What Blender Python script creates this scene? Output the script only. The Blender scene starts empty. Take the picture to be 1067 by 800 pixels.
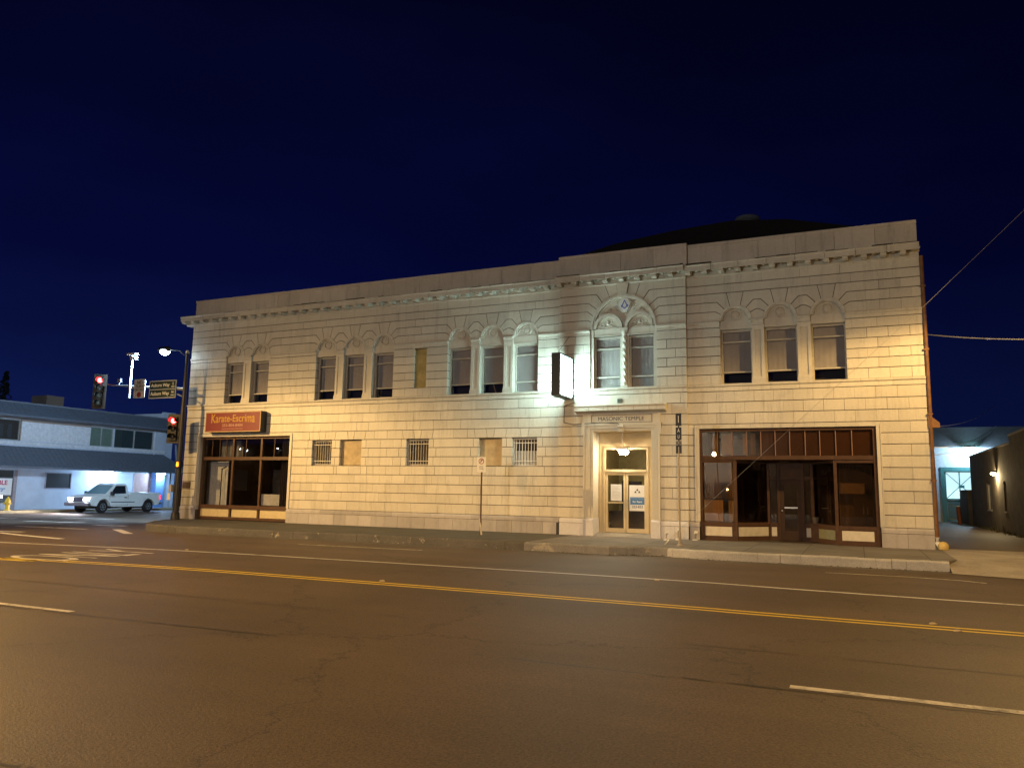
import bpy, bmesh, math, random
from math import sin, cos, pi, radians, sqrt, atan2, hypot
from mathutils import Vector, Matrix
random.seed(7)
S = bpy.context.scene
COL = S.collection

# ------------------------------------------------------------------ camera
cd = bpy.data.cameras.new("camera"); cam = bpy.data.objects.new("camera", cd); COL.objects.link(cam)
cd.sensor_width = 36.0; cd.lens = 27.0; cd.clip_start = 0.1; cd.clip_end = 2000
yaw, pitch, roll = radians(-24.147), radians(7.866), radians(0.978)
f = Vector((sin(yaw)*cos(pitch), cos(yaw)*cos(pitch), sin(pitch)))
r = Vector((cos(yaw), -sin(yaw), 0)); u = r.cross(f)
r2 = cos(roll)*r + sin(roll)*u; u2 = -sin(roll)*r + cos(roll)*u
M = Matrix((r2, u2, -f)).transposed().to_4x4()
M.translation = Vector((28.4, -26.4, 1.53))
cam.matrix_world = M
S.camera = cam
# ------------------------------------------------------------------ view, world
S.view_settings.view_transform = 'Standard'; S.view_settings.look = 'None'
S.view_settings.exposure = 0.0; S.view_settings.gamma = 1.0
S.render.engine = 'CYCLES'
S.cycles.use_denoising = True
S.cycles.max_bounces = 6; S.cycles.transparent_max_bounces = 12
S.cycles.sample_clamp_indirect = 4.0
S.cycles.caustics_reflective = False; S.cycles.caustics_refractive = False
W = bpy.data.worlds.new("World"); S.world = W; W.use_nodes = True
nt = W.node_tree; nt.nodes.clear()
wo = nt.nodes.new('ShaderNodeOutputWorld'); bg = nt.nodes.new('ShaderNodeBackground')
tc = nt.nodes.new('ShaderNodeTexCoord'); sx = nt.nodes.new('ShaderNodeSeparateXYZ')
rp = nt.nodes.new('ShaderNodeValToRGB'); mx = nt.nodes.new('ShaderNodeMix'); mx.data_type = 'RGBA'
rp.color_ramp.elements[0].position = 0.0; rp.color_ramp.elements[0].color = (0.0050, 0.0115, 0.072, 1)
rp.color_ramp.elements[1].position = 0.62; rp.color_ramp.elements[1].color = (0.0010, 0.0014, 0.012, 1)
e = rp.color_ramp.elements.new(0.26); e.color = (0.0014, 0.0026, 0.030, 1)
nt.links.new(tc.outputs['Generated'], sx.inputs[0]); nt.links.new(sx.outputs['Z'], rp.inputs[0])
# the afterglow is stronger to the west (-x) than to the east
mr = nt.nodes.new('ShaderNodeMapRange'); mr.inputs['From Min'].default_value = -0.85; mr.inputs['From Max'].default_value = 0.2
mr.inputs['To Min'].default_value = 1.0; mr.inputs['To Max'].default_value = 0.5
nt.links.new(sx.outputs['X'], mr.inputs['Value'])
sn = nt.nodes.new('ShaderNodeTexNoise'); sn.inputs['Scale'].default_value = 1.7; sn.inputs['Detail'].default_value = 5; sn.inputs['Roughness'].default_value = 0.55
sm_ = nt.nodes.new('ShaderNodeMapping'); sm_.inputs['Scale'].default_value = (1, 1, 2.6)
sr = nt.nodes.new('ShaderNodeMapRange'); sr.inputs['From Min'].default_value = 0.3; sr.inputs['From Max'].default_value = 0.7; sr.inputs['To Min'].default_value = 0.72; sr.inputs['To Max'].default_value = 1.35
mu = nt.nodes.new('ShaderNodeMath'); mu.operation = 'MULTIPLY'
nt.links.new(tc.outputs['Generated'], sm_.inputs[0]); nt.links.new(sm_.outputs[0], sn.inputs['Vector']); nt.links.new(sn.outputs['Fac'], sr.inputs['Value'])
nt.links.new(sr.outputs[0], mu.inputs[0]); nt.links.new(mr.outputs[0], mu.inputs[1])
nt.links.new(rp.outputs[0], bg.inputs[0]); nt.links.new(mu.outputs[0], bg.inputs[1])
nt.links.new(bg.outputs[0], wo.inputs[0])

# ------------------------------------------------------------------ helpers
def link(o, parent=None):
    COL.objects.link(o)
    if parent: o.parent = parent
    return o
def tag(o, label=None, cat=None, group=None, kind=None):
    if label: o['label'] = label
    if cat: o['category'] = cat
    if group: o['group'] = group
    if kind: o['kind'] = kind
    return o
def empty(name, loc=(0, 0, 0), rz=0, label=None, cat=None, group=None):
    o = bpy.data.objects.new(name, None); COL.objects.link(o); o.empty_display_size = 0.2
    o.location = loc; o.rotation_euler = (0, 0, rz)
    return tag(o, label, cat, group)
def copy_tree(o, parent=None):
    c = o.copy(); COL.objects.link(c); c.parent = parent
    for ch in [x for x in bpy.data.objects if x.parent is o]: copy_tree(ch, c)
    return c

class MB:
    def __init__(s): s.v = []; s.f = []; s.m = []
    def add(s, vs, fs, mi=0):
        n = len(s.v); s.v += [tuple(p) for p in vs]; s.f += [tuple(i+n for i in q) for q in fs]; s.m += [mi]*len(fs); return s
    def box(s, x0, x1, y0, y1, z0, z1, mi=0):
        vs = [(x, y, z) for x in (x0, x1) for y in (y0, y1) for z in (z0, z1)]
        return s.add(vs, [(0,1,3,2),(4,6,7,5),(0,4,5,1),(2,3,7,6),(0,2,6,4),(1,5,7,3)], mi)
    def rot_box(s, c, size, rz=0, rx=0, ry=0, mi=0):
        R = Matrix.Rotation(rz, 3, 'Z') @ Matrix.Rotation(ry, 3, 'Y') @ Matrix.Rotation(rx, 3, 'X')
        vs = [Vector(c) + R @ Vector((a*size[0]/2, b*size[1]/2, d*size[2]/2)) for a in (-1,1) for b in (-1,1) for d in (-1,1)]
        return s.add(vs, [(0,1,3,2),(4,6,7,5),(0,4,5,1),(2,3,7,6),(0,2,6,4),(1,5,7,3)], mi)
    def prism(s, poly, y0, y1, mi=0):            # poly = [(x,z)], extruded along y
        n = len(poly)
        a = sum(poly[i][0]*poly[(i+1)%n][1]-poly[(i+1)%n][0]*poly[i][1] for i in range(n))
        if a < 0: poly = poly[::-1]
        vs = [(x, y0, z) for x, z in poly] + [(x, y1, z) for x, z in poly]
        fs = [tuple(range(n)), tuple(range(2*n-1, n-1, -1))] + [(i, i+n, (i+1)%n+n, (i+1)%n) for i in range(n)]
        return s.add(vs, fs, mi)
    def prism_z(s, poly, z0, z1, mi=0):          # poly = [(x,y)], extruded along z
        n = len(poly)
        a = sum(poly[i][0]*poly[(i+1)%n][1]-poly[(i+1)%n][0]*poly[i][1] for i in range(n))
        if a < 0: poly = poly[::-1]
        vs = [(x, y, z0) for x, y in poly] + [(x, y, z1) for x, y in poly]
        fs = [tuple(range(n-1, -1, -1)), tuple(range(n, 2*n))] + [(i, (i+1)%n, (i+1)%n+n, i+n) for i in range(n)]
        return s.add(vs, fs, mi)
    def prism_x(s, poly, x0, x1, mi=0):          # poly = [(y,z)], extruded along x
        n = len(poly)
        a = sum(poly[i][0]*poly[(i+1)%n][1]-poly[(i+1)%n][0]*poly[i][1] for i in range(n))
        if a < 0: poly = poly[::-1]
        vs = [(x0, y, z) for y, z in poly] + [(x1, y, z) for y, z in poly]
        fs = [tuple(range(n-1, -1, -1)), tuple(range(n, 2*n))] + [(i, (i+1)%n, (i+1)%n+n, i+n) for i in range(n)]
        return s.add(vs, fs, mi)
    def tube(s, pts, rad, seg=8, mi=0, caps=True):
        pts = [Vector(p) for p in pts]; rings = []
        if not hasattr(rad, '__len__'): rad = [rad]*len(pts)
        for i, p in enumerate(pts):
            d = (pts[min(i+1, len(pts)-1)] - pts[max(i-1, 0)]).normalized()
            a = d.cross(Vector((0, 0, 1)))
            if a.length < 1e-3: a = Vector((1, 0, 0))
            a.normalize(); b = d.cross(a)
            rings.append([p + rad[i]*(cos(2*pi*k/seg)*a + sin(2*pi*k/seg)*b) for k in range(seg)])
        vs = [q for R_ in rings for q in R_]; fs = []
        for i in range(len(pts)-1):
            for k in range(seg):
                fs.append((i*seg+k, i*seg+(k+1)%seg, (i+1)*seg+(k+1)%seg, (i+1)*seg+k))
        if caps: fs += [tuple(range(seg-1, -1, -1)), tuple(range((len(pts)-1)*seg, len(pts)*seg))]
        return s.add(vs, fs, mi)
    def lathe(s, prof, c=(0, 0, 0), axis='z', seg=16, mi=0):   # prof = [(r, h)]
        vs = []
        for rr, h in prof:
            for k in range(seg):
                a = 2*pi*k/seg; p = (rr*cos(a), rr*sin(a), h)
                if axis == 'y': p = (rr*cos(a), h, rr*sin(a))
                if axis == 'x': p = (h, rr*cos(a), rr*sin(a))
                vs.append((p[0]+c[0], p[1]+c[1], p[2]+c[2]))
        n = len(prof); fs = [(i*seg+k, i*seg+(k+1)%seg, (i+1)*seg+(k+1)%seg, (i+1)*seg+k) for i in range(n-1) for k in range(seg)]
        fs += [tuple(range(seg-1, -1, -1)), tuple(range((n-1)*seg, n*seg))]
        return s.add(vs, fs, mi)
    def build(s, name, mat, parent=None, smooth=False, bevel=0, fix=False):
        me = bpy.data.meshes.new(name); me.from_pydata(s.v, [], s.f)
        for m_ in (mat if isinstance(mat, (list, tuple)) else [mat]): me.materials.append(m_)
        for p, i in zip(me.polygons, s.m): p.material_index = i
        if fix or smooth:
            bm = bmesh.new(); bm.from_mesh(me); bmesh.ops.recalc_face_normals(bm, faces=bm.faces); bm.to_mesh(me); bm.free()
        me.update()
        if smooth: me.shade_smooth(); me.set_sharp_from_angle(angle=radians(40))
        o = bpy.data.objects.new(name, me); link(o, parent)
        if bevel:
            b = o.modifiers.new('bevel', 'BEVEL'); b.width = bevel; b.segments = 2; b.limit_method = 'ANGLE'
        return o

def text(body, name, mat, parent, size, loc, rot=(pi/2, 0, 0), depth=0.004, sx=1.0, warp=None, bold=0.0, align='CENTER', shear=0):
    c = bpy.data.curves.new(name, 'FONT'); c.body = body; c.size = size; c.extrude = depth; c.offset = bold
    c.align_x = align; c.align_y = 'CENTER'; c.shear = shear; c.space_line = 0.95
    t = bpy.data.objects.new('tmp_text', c); COL.objects.link(t)
    bpy.context.view_layer.update()
    me = bpy.data.meshes.new_from_object(t.evaluated_get(bpy.context.evaluated_depsgraph_get()))
    bpy.data.objects.remove(t); bpy.data.curves.remove(c)
    for v in me.vertices:
        v.co.x *= sx
        if warp: v.co = Vector(warp(v.co.x, v.co.y, v.co.z))
    me.materials.clear(); me.materials.append(mat); me.name = name
    o = bpy.data.objects.new(name, me); link(o, parent); o.location = loc; o.rotation_euler = rot
    return o

# ------------------------------------------------------------------ materials
def newmat(name):
    m = bpy.data.materials.new(name); m.use_nodes = True; n = m.node_tree
    return m, n, n.nodes['Principled BSDF']
def simple(name, col, rough=0.6, metal=0, spec=0.5, noise=0.12, nscale=6, bump=0.0, bscale=60):
    m, n, b = newmat(name)
    b.inputs['Roughness'].default_value = rough; b.inputs['Metallic'].default_value = metal
    b.inputs['Specular IOR Level'].default_value = spec
    tcn = n.nodes.new('ShaderNodeTexCoord')
    if noise:
        t = n.nodes.new('ShaderNodeTexNoise'); t.inputs['Scale'].default_value = nscale; t.inputs['Detail'].default_value = 6
        t.inputs['Roughness'].default_value = 0.65
        n.links.new(tcn.outputs['Object'], t.inputs['Vector'])
        cr = n.nodes.new('ShaderNodeValToRGB')
        cr.color_ramp.elements[0].position = 0.3; cr.color_ramp.elements[1].position = 0.7
        cr.color_ramp.elements[0].color = (*[c*(1-noise*1.6) for c in col], 1)
        cr.color_ramp.elements[1].color = (*[min(1, c*(1+noise)) for c in col], 1)
        n.links.new(t.outputs['Fac'], cr.inputs[0]); n.links.new(cr.outputs[0], b.inputs['Base Color'])
    else: b.inputs['Base Color'].default_value = (*col, 1)
    if bump:
        t2 = n.nodes.new('ShaderNodeTexNoise'); t2.inputs['Scale'].default_value = bscale; t2.inputs['Detail'].default_value = 4
        bp = n.nodes.new('ShaderNodeBump'); bp.inputs['Strength'].default_value = bump; bp.inputs['Distance'].default_value = 0.01
        n.links.new(tcn.outputs['Object'], t2.inputs['Vector']); n.links.new(t2.outputs['Fac'], bp.inputs['Height']); n.links.new(bp.outputs[0], b.inputs['Normal'])
    return m
def emit(name, col, strength):
    m, n, b = newmat(name); b.inputs['Base Color'].default_value = (*[c*0.5 for c in col], 1)
    b.inputs['Emission Color'].default_value = (*col, 1); b.inputs['Emission Strength'].default_value = strength
    return m
def glass(name, tint=(0.8, 0.8, 0.8), f0=0.05, rough=0.0):
    m = bpy.data.materials.new(name); m.use_nodes = True; n = m.node_tree; n.nodes.clear(); N = n.nodes.new
    o = N('ShaderNodeOutputMaterial'); mi = N('ShaderNodeMixShader'); t = N('ShaderNodeBsdfTransparent'); g = N('ShaderNodeBsdfGlossy')
    lw = N('ShaderNodeLayerWeight'); lw.inputs['Blend'].default_value = 0.5
    p = N('ShaderNodeMath'); p.operation = 'POWER'; p.inputs[1].default_value = 5
    q = N('ShaderNodeMath'); q.operation = 'MULTIPLY_ADD'; q.inputs[1].default_value = 1-f0; q.inputs[2].default_value = f0
    n.links.new(lw.outputs['Facing'], p.inputs[0]); n.links.new(p.outputs[0], q.inputs[0]); n.links.new(q.outputs[0], mi.inputs[0])
    t.inputs[0].default_value = (*tint, 1); g.inputs['Roughness'].default_value = rough; g.inputs['Color'].default_value = (1, 1, 1, 1)
    n.links.new(t.outputs[0], mi.inputs[1]); n.links.new(g.outputs[0], mi.inputs[2]); n.links.new(mi.outputs[0], o.inputs[0])
    return m

def terracotta(name, base, var=0.10, stain=0.25, rough=0.42):
    m, n, b = newmat(name); L = n.links.new; N = n.nodes.new
    tcn = N('ShaderNodeTexCoord'); geo = N('ShaderNodeNewGeometry')
    n1 = N('ShaderNodeTexNoise'); n1.inputs['Scale'].default_value = 0.8; n1.inputs['Detail'].default_value = 8; n1.inputs['Roughness'].default_value = 0.7
    n2 = N('ShaderNodeTexNoise'); n2.inputs['Scale'].default_value = 14; n2.inputs['Detail'].default_value = 5
    mp = N('ShaderNodeMapping'); mp.inputs['Scale'].default_value = (2.2, 2.2, 0.25)     # vertical rain streaks
    n3 = N('ShaderNodeTexNoise'); n3.inputs['Scale'].default_value = 1.6; n3.inputs['Detail'].default_value = 7; n3.inputs['Roughness'].default_value = 0.75
    L(tcn.outputs['Object'], n1.inputs['Vector']); L(tcn.outputs['Object'], n2.inputs['Vector']); L(tcn.outputs['Object'], mp.inputs[0]); L(mp.outputs[0], n3.inputs['Vector'])
    r1 = N('ShaderNodeMapRange'); r1.inputs['From Min'].default_value = 0.0; r1.inputs['From Max'].default_value = 1; r1.inputs['To Min'].default_value = 1-var; r1.inputs['To Max'].default_value = 1+var*0.6
    L(geo.outputs['Random Per Island'], r1.inputs['Value'])
    r2_ = N('ShaderNodeMapRange'); r2_.inputs['From Min'].default_value = 0.3; r2_.inputs['From Max'].default_value = 0.7; r2_.inputs['To Min'].default_value = 0.88; r2_.inputs['To Max'].default_value = 1.06
    L(n1.outputs['Fac'], r2_.inputs['Value'])
    r3 = N('ShaderNodeMapRange'); r3.inputs['From Min'].default_value = 0.52; r3.inputs['From Max'].default_value = 0.75; r3.inputs['To Min'].default_value = 1; r3.inputs['To Max'].default_value = 1-stain
    L(n3.outputs['Fac'], r3.inputs['Value'])
    r4 = N('ShaderNodeMapRange'); r4.inputs['From Min'].default_value = 0.3; r4.inputs['From Max'].default_value = 0.7; r4.inputs['To Min'].default_value = 0.95; r4.inputs['To Max'].default_value = 1.04
    L(n2.outputs['Fac'], r4.inputs['Value'])
    def mul(a, c):
        q = N('ShaderNodeMath'); q.operation = 'MULTIPLY'; L(a, q.inputs[0]); L(c, q.inputs[1]); return q.outputs[0]
    v = mul(mul(r1.outputs[0], r2_.outputs[0]), mul(r3.outputs[0], r4.outputs[0]))
    vm = N('ShaderNodeVectorMath'); vm.operation = 'SCALE'; vm.inputs[0].default_value = base; L(v, vm.inputs['Scale'])
    L(vm.outputs[0], b.inputs['Base Color'])
    b.inputs['Roughness'].default_value = rough
    bp = N('ShaderNodeBump'); bp.inputs['Strength'].default_value = 0.25; bp.inputs['Distance'].default_value = 0.01
    L(n2.outputs['Fac'], bp.inputs['Height']); L(bp.outputs[0], b.inputs['Normal'])
    return m

def asphalt_mat():
    m, n, b = newmat('asphalt'); L = n.links.new; N = n.nodes.new
    tcn = N('ShaderNodeTexCoord')
    big = N('ShaderNodeTexNoise'); big.inputs['Scale'].default_value = 0.22; big.inputs['Detail'].default_value = 5; big.inputs['Roughness'].default_value = 0.6
    mp = N('ShaderNodeMapping'); mp.inputs['Scale'].default_value = (0.06, 0.9, 1)      # wheel-path streaks along the road
    st = N('ShaderNodeTexNoise'); st.inputs['Scale'].default_value = 1.0; st.inputs['Detail'].default_value = 4
    fine = N('ShaderNodeTexNoise'); fine.inputs['Scale'].default_value = 45; fine.inputs['Detail'].default_value = 3; fine.inputs['Roughness'].default_value = 0.8
    vo = N('ShaderNodeTexVoronoi'); vo.feature = 'DISTANCE_TO_EDGE'; vo.inputs['Scale'].default_value = 0.16
    wn = N('ShaderNodeTexNoise'); wn.inputs['Scale'].default_value = 0.9; wn.inputs['Detail'].default_value = 8; wn.inputs['Roughness'].default_value = 0.7
    add = N('ShaderNodeVectorMath'); add.operation = 'MULTIPLY_ADD'; add.inputs[1].default_value = (2.2, 2.2, 0); 
    L(tcn.outputs['Object'], wn.inputs['Vector']); L(wn.outputs['Color'], add.inputs[0]); L(tcn.outputs['Object'], add.inputs[2]); L(add.outputs[0], vo.inputs['Vector'])
    ck = N('ShaderNodeMapRange'); ck.inputs['From Min'].default_value = 0.0; ck.inputs['From Max'].default_value = 0.005; ck.inputs['To Min'].default_value = 0.3; ck.inputs['To Max'].default_value = 1.0
    L(vo.outputs['Distance'], ck.inputs['Value'])
    for t in (big, fine): L(tcn.outputs['Object'], t.inputs['Vector'])
    L(tcn.outputs['Object'], mp.inputs[0]); L(mp.outputs[0], st.inputs['Vector'])
    def rng(o, a, c, lo=0.3, hi=0.7):
        q = N('ShaderNodeMapRange'); q.inputs['From Min'].default_value = lo; q.inputs['From Max'].default_value = hi; q.inputs['To Min'].default_value = a; q.inputs['To Max'].default_value = c; L(o, q.inputs['Value']); return q.outputs[0]
    def mul(a, c):
        q = N('ShaderNodeMath'); q.operation = 'MULTIPLY'; L(a, q.inputs[0]); L(c, q.inputs[1]); return q.outputs[0]
    v = mul(mul(rng(big.outputs['Fac'], 0.72, 1.2), rng(st.outputs['Fac'], 0.84, 1.16)), mul(rng(fine.outputs['Fac'], 0.4, 1.7), ck.outputs[0]))
    vm = N('ShaderNodeVectorMath'); vm.operation = 'SCALE'; vm.inputs[0].default_value = (0.100, 0.069, 0.043); L(v, vm.inputs['Scale'])
    L(vm.outputs[0], b.inputs['Base Color']); b.inputs['Roughness'].default_value = 0.62
    bp = N('ShaderNodeBump'); bp.inputs['Strength'].default_value = 0.6; bp.inputs['Distance'].default_value = 0.012
    L(fine.outputs['Fac'], bp.inputs['Height']); L(bp.outputs[0], b.inputs['Normal'])
    return m
def paint_mat(name, col, wear=0.5, wscale=2.2, soft=0.08):      # worn road paint: base colour shows where paint is gone
    m, n, b = newmat(name); L = n.links.new; N = n.nodes.new
    tcn = N('ShaderNodeTexCoord'); t = N('ShaderNodeTexNoise'); t.inputs['Scale'].default_value = wscale; t.inputs['Detail'].default_value = 10; t.inputs['Roughness'].default_value = 0.8
    L(tcn.outputs['Object'], t.inputs['Vector'])
    cr = N('ShaderNodeValToRGB'); cr.color_ramp.elements[0].position = wear-soft; cr.color_ramp.elements[1].position = wear+soft
    cr.color_ramp.elements[0].color = (0.085, 0.08, 0.07, 1); cr.color_ramp.elements[1].color = (*col, 1)
    L(t.outputs['Fac'], cr.inputs[0]); L(cr.outputs[0], b.inputs['Base Color']); b.inputs['Roughness'].default_value = 0.6
    return m
def concrete_mat(name, col, joint=None, rough=0.8):
    m, n, b = newmat(name); L = n.links.new; N = n.nodes.new
    tcn = N('ShaderNodeTexCoord'); t = N('ShaderNodeTexNoise'); t.inputs['Scale'].default_value = 0.9; t.inputs['Detail'].default_value = 9; t.inputs['Roughness'].default_value = 0.7
    t2 = N('ShaderNodeTexNoise'); t2.inputs['Scale'].default_value = 30; t2.inputs['Detail'].default_value = 4
    L(tcn.outputs['Object'], t.inputs['Vector']); L(tcn.outputs['Object'], t2.inputs['Vector'])
    cr = N('ShaderNodeValToRGB'); cr.color_ramp.elements[0].position = 0.3; cr.color_ramp.elements[1].position = 0.7
    cr.color_ramp.elements[0].color = (*[c*0.62 for c in col], 1); cr.color_ramp.elements[1].color = (*[c*1.15 for c in col], 1)
    L(t.outputs['Fac'], cr.inputs[0]); out = cr.outputs[0]
    mm = N('ShaderNodeMix'); mm.data_type = 'RGBA'; mm.blend_type = 'MULTIPLY'; mm.inputs[0].default_value = 0.5
    L(out, mm.inputs[6]); L(t2.outputs['Fac'], mm.inputs[7]); out = mm.outputs[2]
    if joint:
        br = N('ShaderNodeTexBrick'); br.offset = 0; br.inputs['Scale'].default_value = 1; br.inputs['Brick Width'].default_value = joint; br.inputs['Row Height'].default_value = joint
        br.inputs['Mortar Size'].default_value = 0.012; br.inputs['Color1'].default_value = (1, 1, 1, 1); br.inputs['Color2'].default_value = (0.82, 0.82, 0.82, 1); br.inputs['Mortar'].default_value = (0.35, 0.35, 0.35, 1)
        L(tcn.outputs['Object'], br.inputs['Vector'])
        m2 = N('ShaderNodeMix'); m2.data_type = 'RGBA'; m2.blend_type = 'MULTIPLY'; m2.inputs[0].default_value = 1
        L(out, m2.inputs[6]); L(br.outputs['Color'], m2.inputs[7]); out = m2.outputs[2]
    L(out, b.inputs['Base Color']); b.inputs['Roughness'].default_value = rough
    bp = N('ShaderNodeBump'); bp.inputs['Strength'].default_value = 0.35; bp.inputs['Distance'].default_value = 0.01
    L(t2.outputs['Fac'], bp.inputs['Height']); L(bp.outputs[0], b.inputs['Normal'])
    return m

TC = terracotta('cream_terracotta', (0.60, 0.565, 0.49), var=0.09, stain=0.34)
TCp = terracotta('parapet_terracotta', (0.56, 0.52, 0.46), var=0.10, stain=0.4)
PLB = terracotta('lit_marble_plinth', (0.62, 0.62, 0.68), var=0.15, stain=0.25, rough=0.5)  # pale marble; white light at the bay's foot is put into the colour too
PL = terracotta('grey_granite_plinth', (0.42, 0.40, 0.41), var=0.22, stain=0.35, rough=0.6)
MORTAR = simple('dark_mortar', (0.08, 0.065, 0.045), 0.95, noise=0.3)
FRAMEW = simple('pale_window_paint', (0.50, 0.47, 0.42), 0.5)
BROWNF = simple('brown_storefront_frame', (0.085, 0.040, 0.020), 0.45, noise=0.2)
BLIND = simple('grey_window_blind', (0.46, 0.43, 0.42), 0.9, noise=0.06, nscale=2)
DARK = simple('dark_interior', (0.05, 0.043, 0.038), 0.9)
DIM = simple('dim_interior_wall', (0.24, 0.19, 0.14), 0.9, noise=0.3, nscale=2)
GLASS = glass('window_glass', (0.93, 0.93, 0.93))
GLASSB = glass('bronze_shop_glass', (0.80, 0.70, 0.60), 0.08)
BOARD = simple('painted_plywood', (0.50, 0.40, 0.25), 0.75, noise=0.18, nscale=3)
BOARDY = simple('yellow_plywood', (0.46, 0.37, 0.15), 0.75, noise=0.18, nscale=3)
METAL = simple('galvanised_steel', (0.42, 0.43, 0.44), 0.4, metal=0.7, noise=0.15)
DMETAL = simple('dark_pole_paint', (0.014, 0.012, 0.012), 0.5, noise=0.3)
WHITE = simple('white_paint', (0.75, 0.75, 0.74), 0.5, noise=0.05)
PANEL = simple('cream_bulkhead_panel', (0.62, 0.58, 0.50), 0.55, noise=0.08)
ROOF = simple('dark_roofing', (0.003, 0.003, 0.005), 0.95)
BLACK = simple('black_paint', (0.012, 0.012, 0.013), 0.5)
ASPH = asphalt_mat()
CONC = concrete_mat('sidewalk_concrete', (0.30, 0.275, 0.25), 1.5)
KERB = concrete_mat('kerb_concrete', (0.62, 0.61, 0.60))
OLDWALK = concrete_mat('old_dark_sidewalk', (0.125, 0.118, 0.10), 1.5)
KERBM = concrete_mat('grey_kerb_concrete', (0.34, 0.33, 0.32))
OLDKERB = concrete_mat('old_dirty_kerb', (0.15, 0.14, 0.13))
def chips(m_):                                    # pale chips where the old kerb surface has flaked off
    n = m_.node_tree; b = n.nodes['Principled BSDF']; L = n.links.new; N = n.nodes.new
    src = b.inputs['Base Color'].links[0].from_socket
    tcn = N('ShaderNodeTexCoord'); t = N('ShaderNodeTexNoise'); t.inputs['Scale'].default_value = 2.6; t.inputs['Detail'].default_value = 8; t.inputs['Roughness'].default_value = 0.75
    L(tcn.outputs['Object'], t.inputs['Vector']); cr = N('ShaderNodeValToRGB'); cr.color_ramp.elements[0].position = 0.58; cr.color_ramp.elements[1].position = 0.63
    L(t.outputs['Fac'], cr.inputs[0]); mm = N('ShaderNodeMix'); mm.data_type = 'RGBA'; L(cr.outputs[0], mm.inputs[0]); L(src, mm.inputs[6]); mm.inputs[7].default_value = (0.36, 0.33, 0.27, 1); L(mm.outputs[2], b.inputs['Base Color'])
chips(OLDKERB); chips(KERBM)
WPAINT = paint_mat('worn_white_road_paint', (0.80, 0.80, 0.78), 0.38)
WPAINT2 = paint_mat('very_worn_white_road_paint', (0.75, 0.70, 0.60), 0.44, 3.0, 0.10)
YPAINT = paint_mat('yellow_road_paint', (0.80, 0.58, 0.06), 0.36)

# ================================================================== GROUND
GZ = -0.24
m = MB(); m.add([(-400, -300, GZ), (400, -300, GZ), (400, 500, GZ), (-400, 500, GZ)], [(0, 1, 2, 3)])
tag(m.build('road', ASPH), 'dark asphalt road surface reaching to the horizon', kind='structure')
# sidewalk round the temple building, with its chamfered corner
def catmull(pts, n=8):
    out = []
    for i in range(len(pts)-1):
        p0, p1, p2, p3 = pts[max(i-1, 0)], pts[i], pts[i+1], pts[min(i+2, len(pts)-1)]
        for k in range(n):
            t = k/n
            out.append(tuple(0.5*((2*b)+(-a+c)*t+(2*a-5*b+4*c-d)*t*t+(-a+3*b-3*c+d)*t**3) for a, b, c, d in zip(p0, p1, p2, p3)))
    out.append(pts[-1]); return out
kerb_line = catmull([(-0.95, 40), (-0.95, 6), (-0.75, 1.0), (0.25, -0.9), (1.6, -3.0), (3.3, -4.55), (5.6, -4.95), (9, -4.9), (14, -4.85), (18, -4.88), (21.2, -4.95)], 6)
kerb_line += catmull([(21.9, -4.95), (22.7, -4.62), (23.3, -4.55), (24.4, -4.85), (27, -4.86), (29.1, -4.86), (30.35, -4.86)], 5)
KW = 0.16
def offs(line, d):
    o = []
    for i, p in enumerate(line):
        a = Vector(line[max(i-1, 0)]); b = Vector(line[min(i+1, len(line)-1)]); t = (b-a).normalized()
        o.append((p[0]-t.y*d, p[1]+t.x*d))
    return o
inner = offs(kerb_line, KW)
SPX = 19.2
def cut(line, lo): 
    i = next(k for k, p in enumerate(line) if p[0] > SPX and k > 20); p, q = line[i-1], line[i]; t = (SPX-p[0])/(q[0]-p[0]); c = (SPX, p[1]+(q[1]-p[1])*t)
    return (line[:i]+[c]) if lo else ([c]+line[i:])
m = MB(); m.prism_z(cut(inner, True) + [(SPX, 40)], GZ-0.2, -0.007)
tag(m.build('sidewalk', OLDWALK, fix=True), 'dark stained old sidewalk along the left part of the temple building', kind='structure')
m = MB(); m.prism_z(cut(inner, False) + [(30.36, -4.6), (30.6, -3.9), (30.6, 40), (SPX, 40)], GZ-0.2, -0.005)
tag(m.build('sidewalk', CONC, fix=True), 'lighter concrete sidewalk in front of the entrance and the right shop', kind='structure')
i = 0; kb = {0: MB(), 1: MB(), 2: MB()}
for i in range(len(kerb_line)-1):
    a, b = kerb_line[i], kerb_line[i+1]; ia, ib = inner[i], inner[i+1]; m = kb[0 if i < 20 or a[0] < 19.2 else (2 if a[0] < 23.4 else 1)]
    L_ = hypot(b[0]-a[0], b[1]-a[1]); n = 1
    for k in range(n):
        t0, t1 = k/n, (k+1)/n; g = (0.006 if random.random() < 0.3 else 0)/L_
        t0 += g; t1 -= g
        q = lambda P, Q, t: (P[0]+(Q[0]-P[0])*t, P[1]+(Q[1]-P[1])*t)
        p0, p1, p2, p3 = q(a, b, t0), q(a, b, t1), q(ia, ib, t1), q(ia, ib, t0)
        zt = 0.003 + random.uniform(-0.008, 0.008)
        ch = 0.03 + random.random()*0.02
        def mix(P, Q, w): return (P[0]+(Q[0]-P[0])*w, P[1]+(Q[1]-P[1])*w)
        c0, c1 = mix(p0, p3, ch/KW), mix(p1, p2, ch/KW)
        vs = [(*p0, GZ-0.1), (*p1, GZ-0.1), (*p2, GZ-0.1), (*p3, GZ-0.1), (*p0, zt-ch), (*p1, zt-ch), (*c0, zt), (*c1, zt), (*p2, zt), (*p3, zt)]
        m.add(vs, [(0, 1, 5, 4), (4, 5, 7, 6), (6, 7, 8, 9), (0, 4, 6, 9, 3), (1, 2, 8, 7, 5), (2, 3, 9, 8)])
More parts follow.
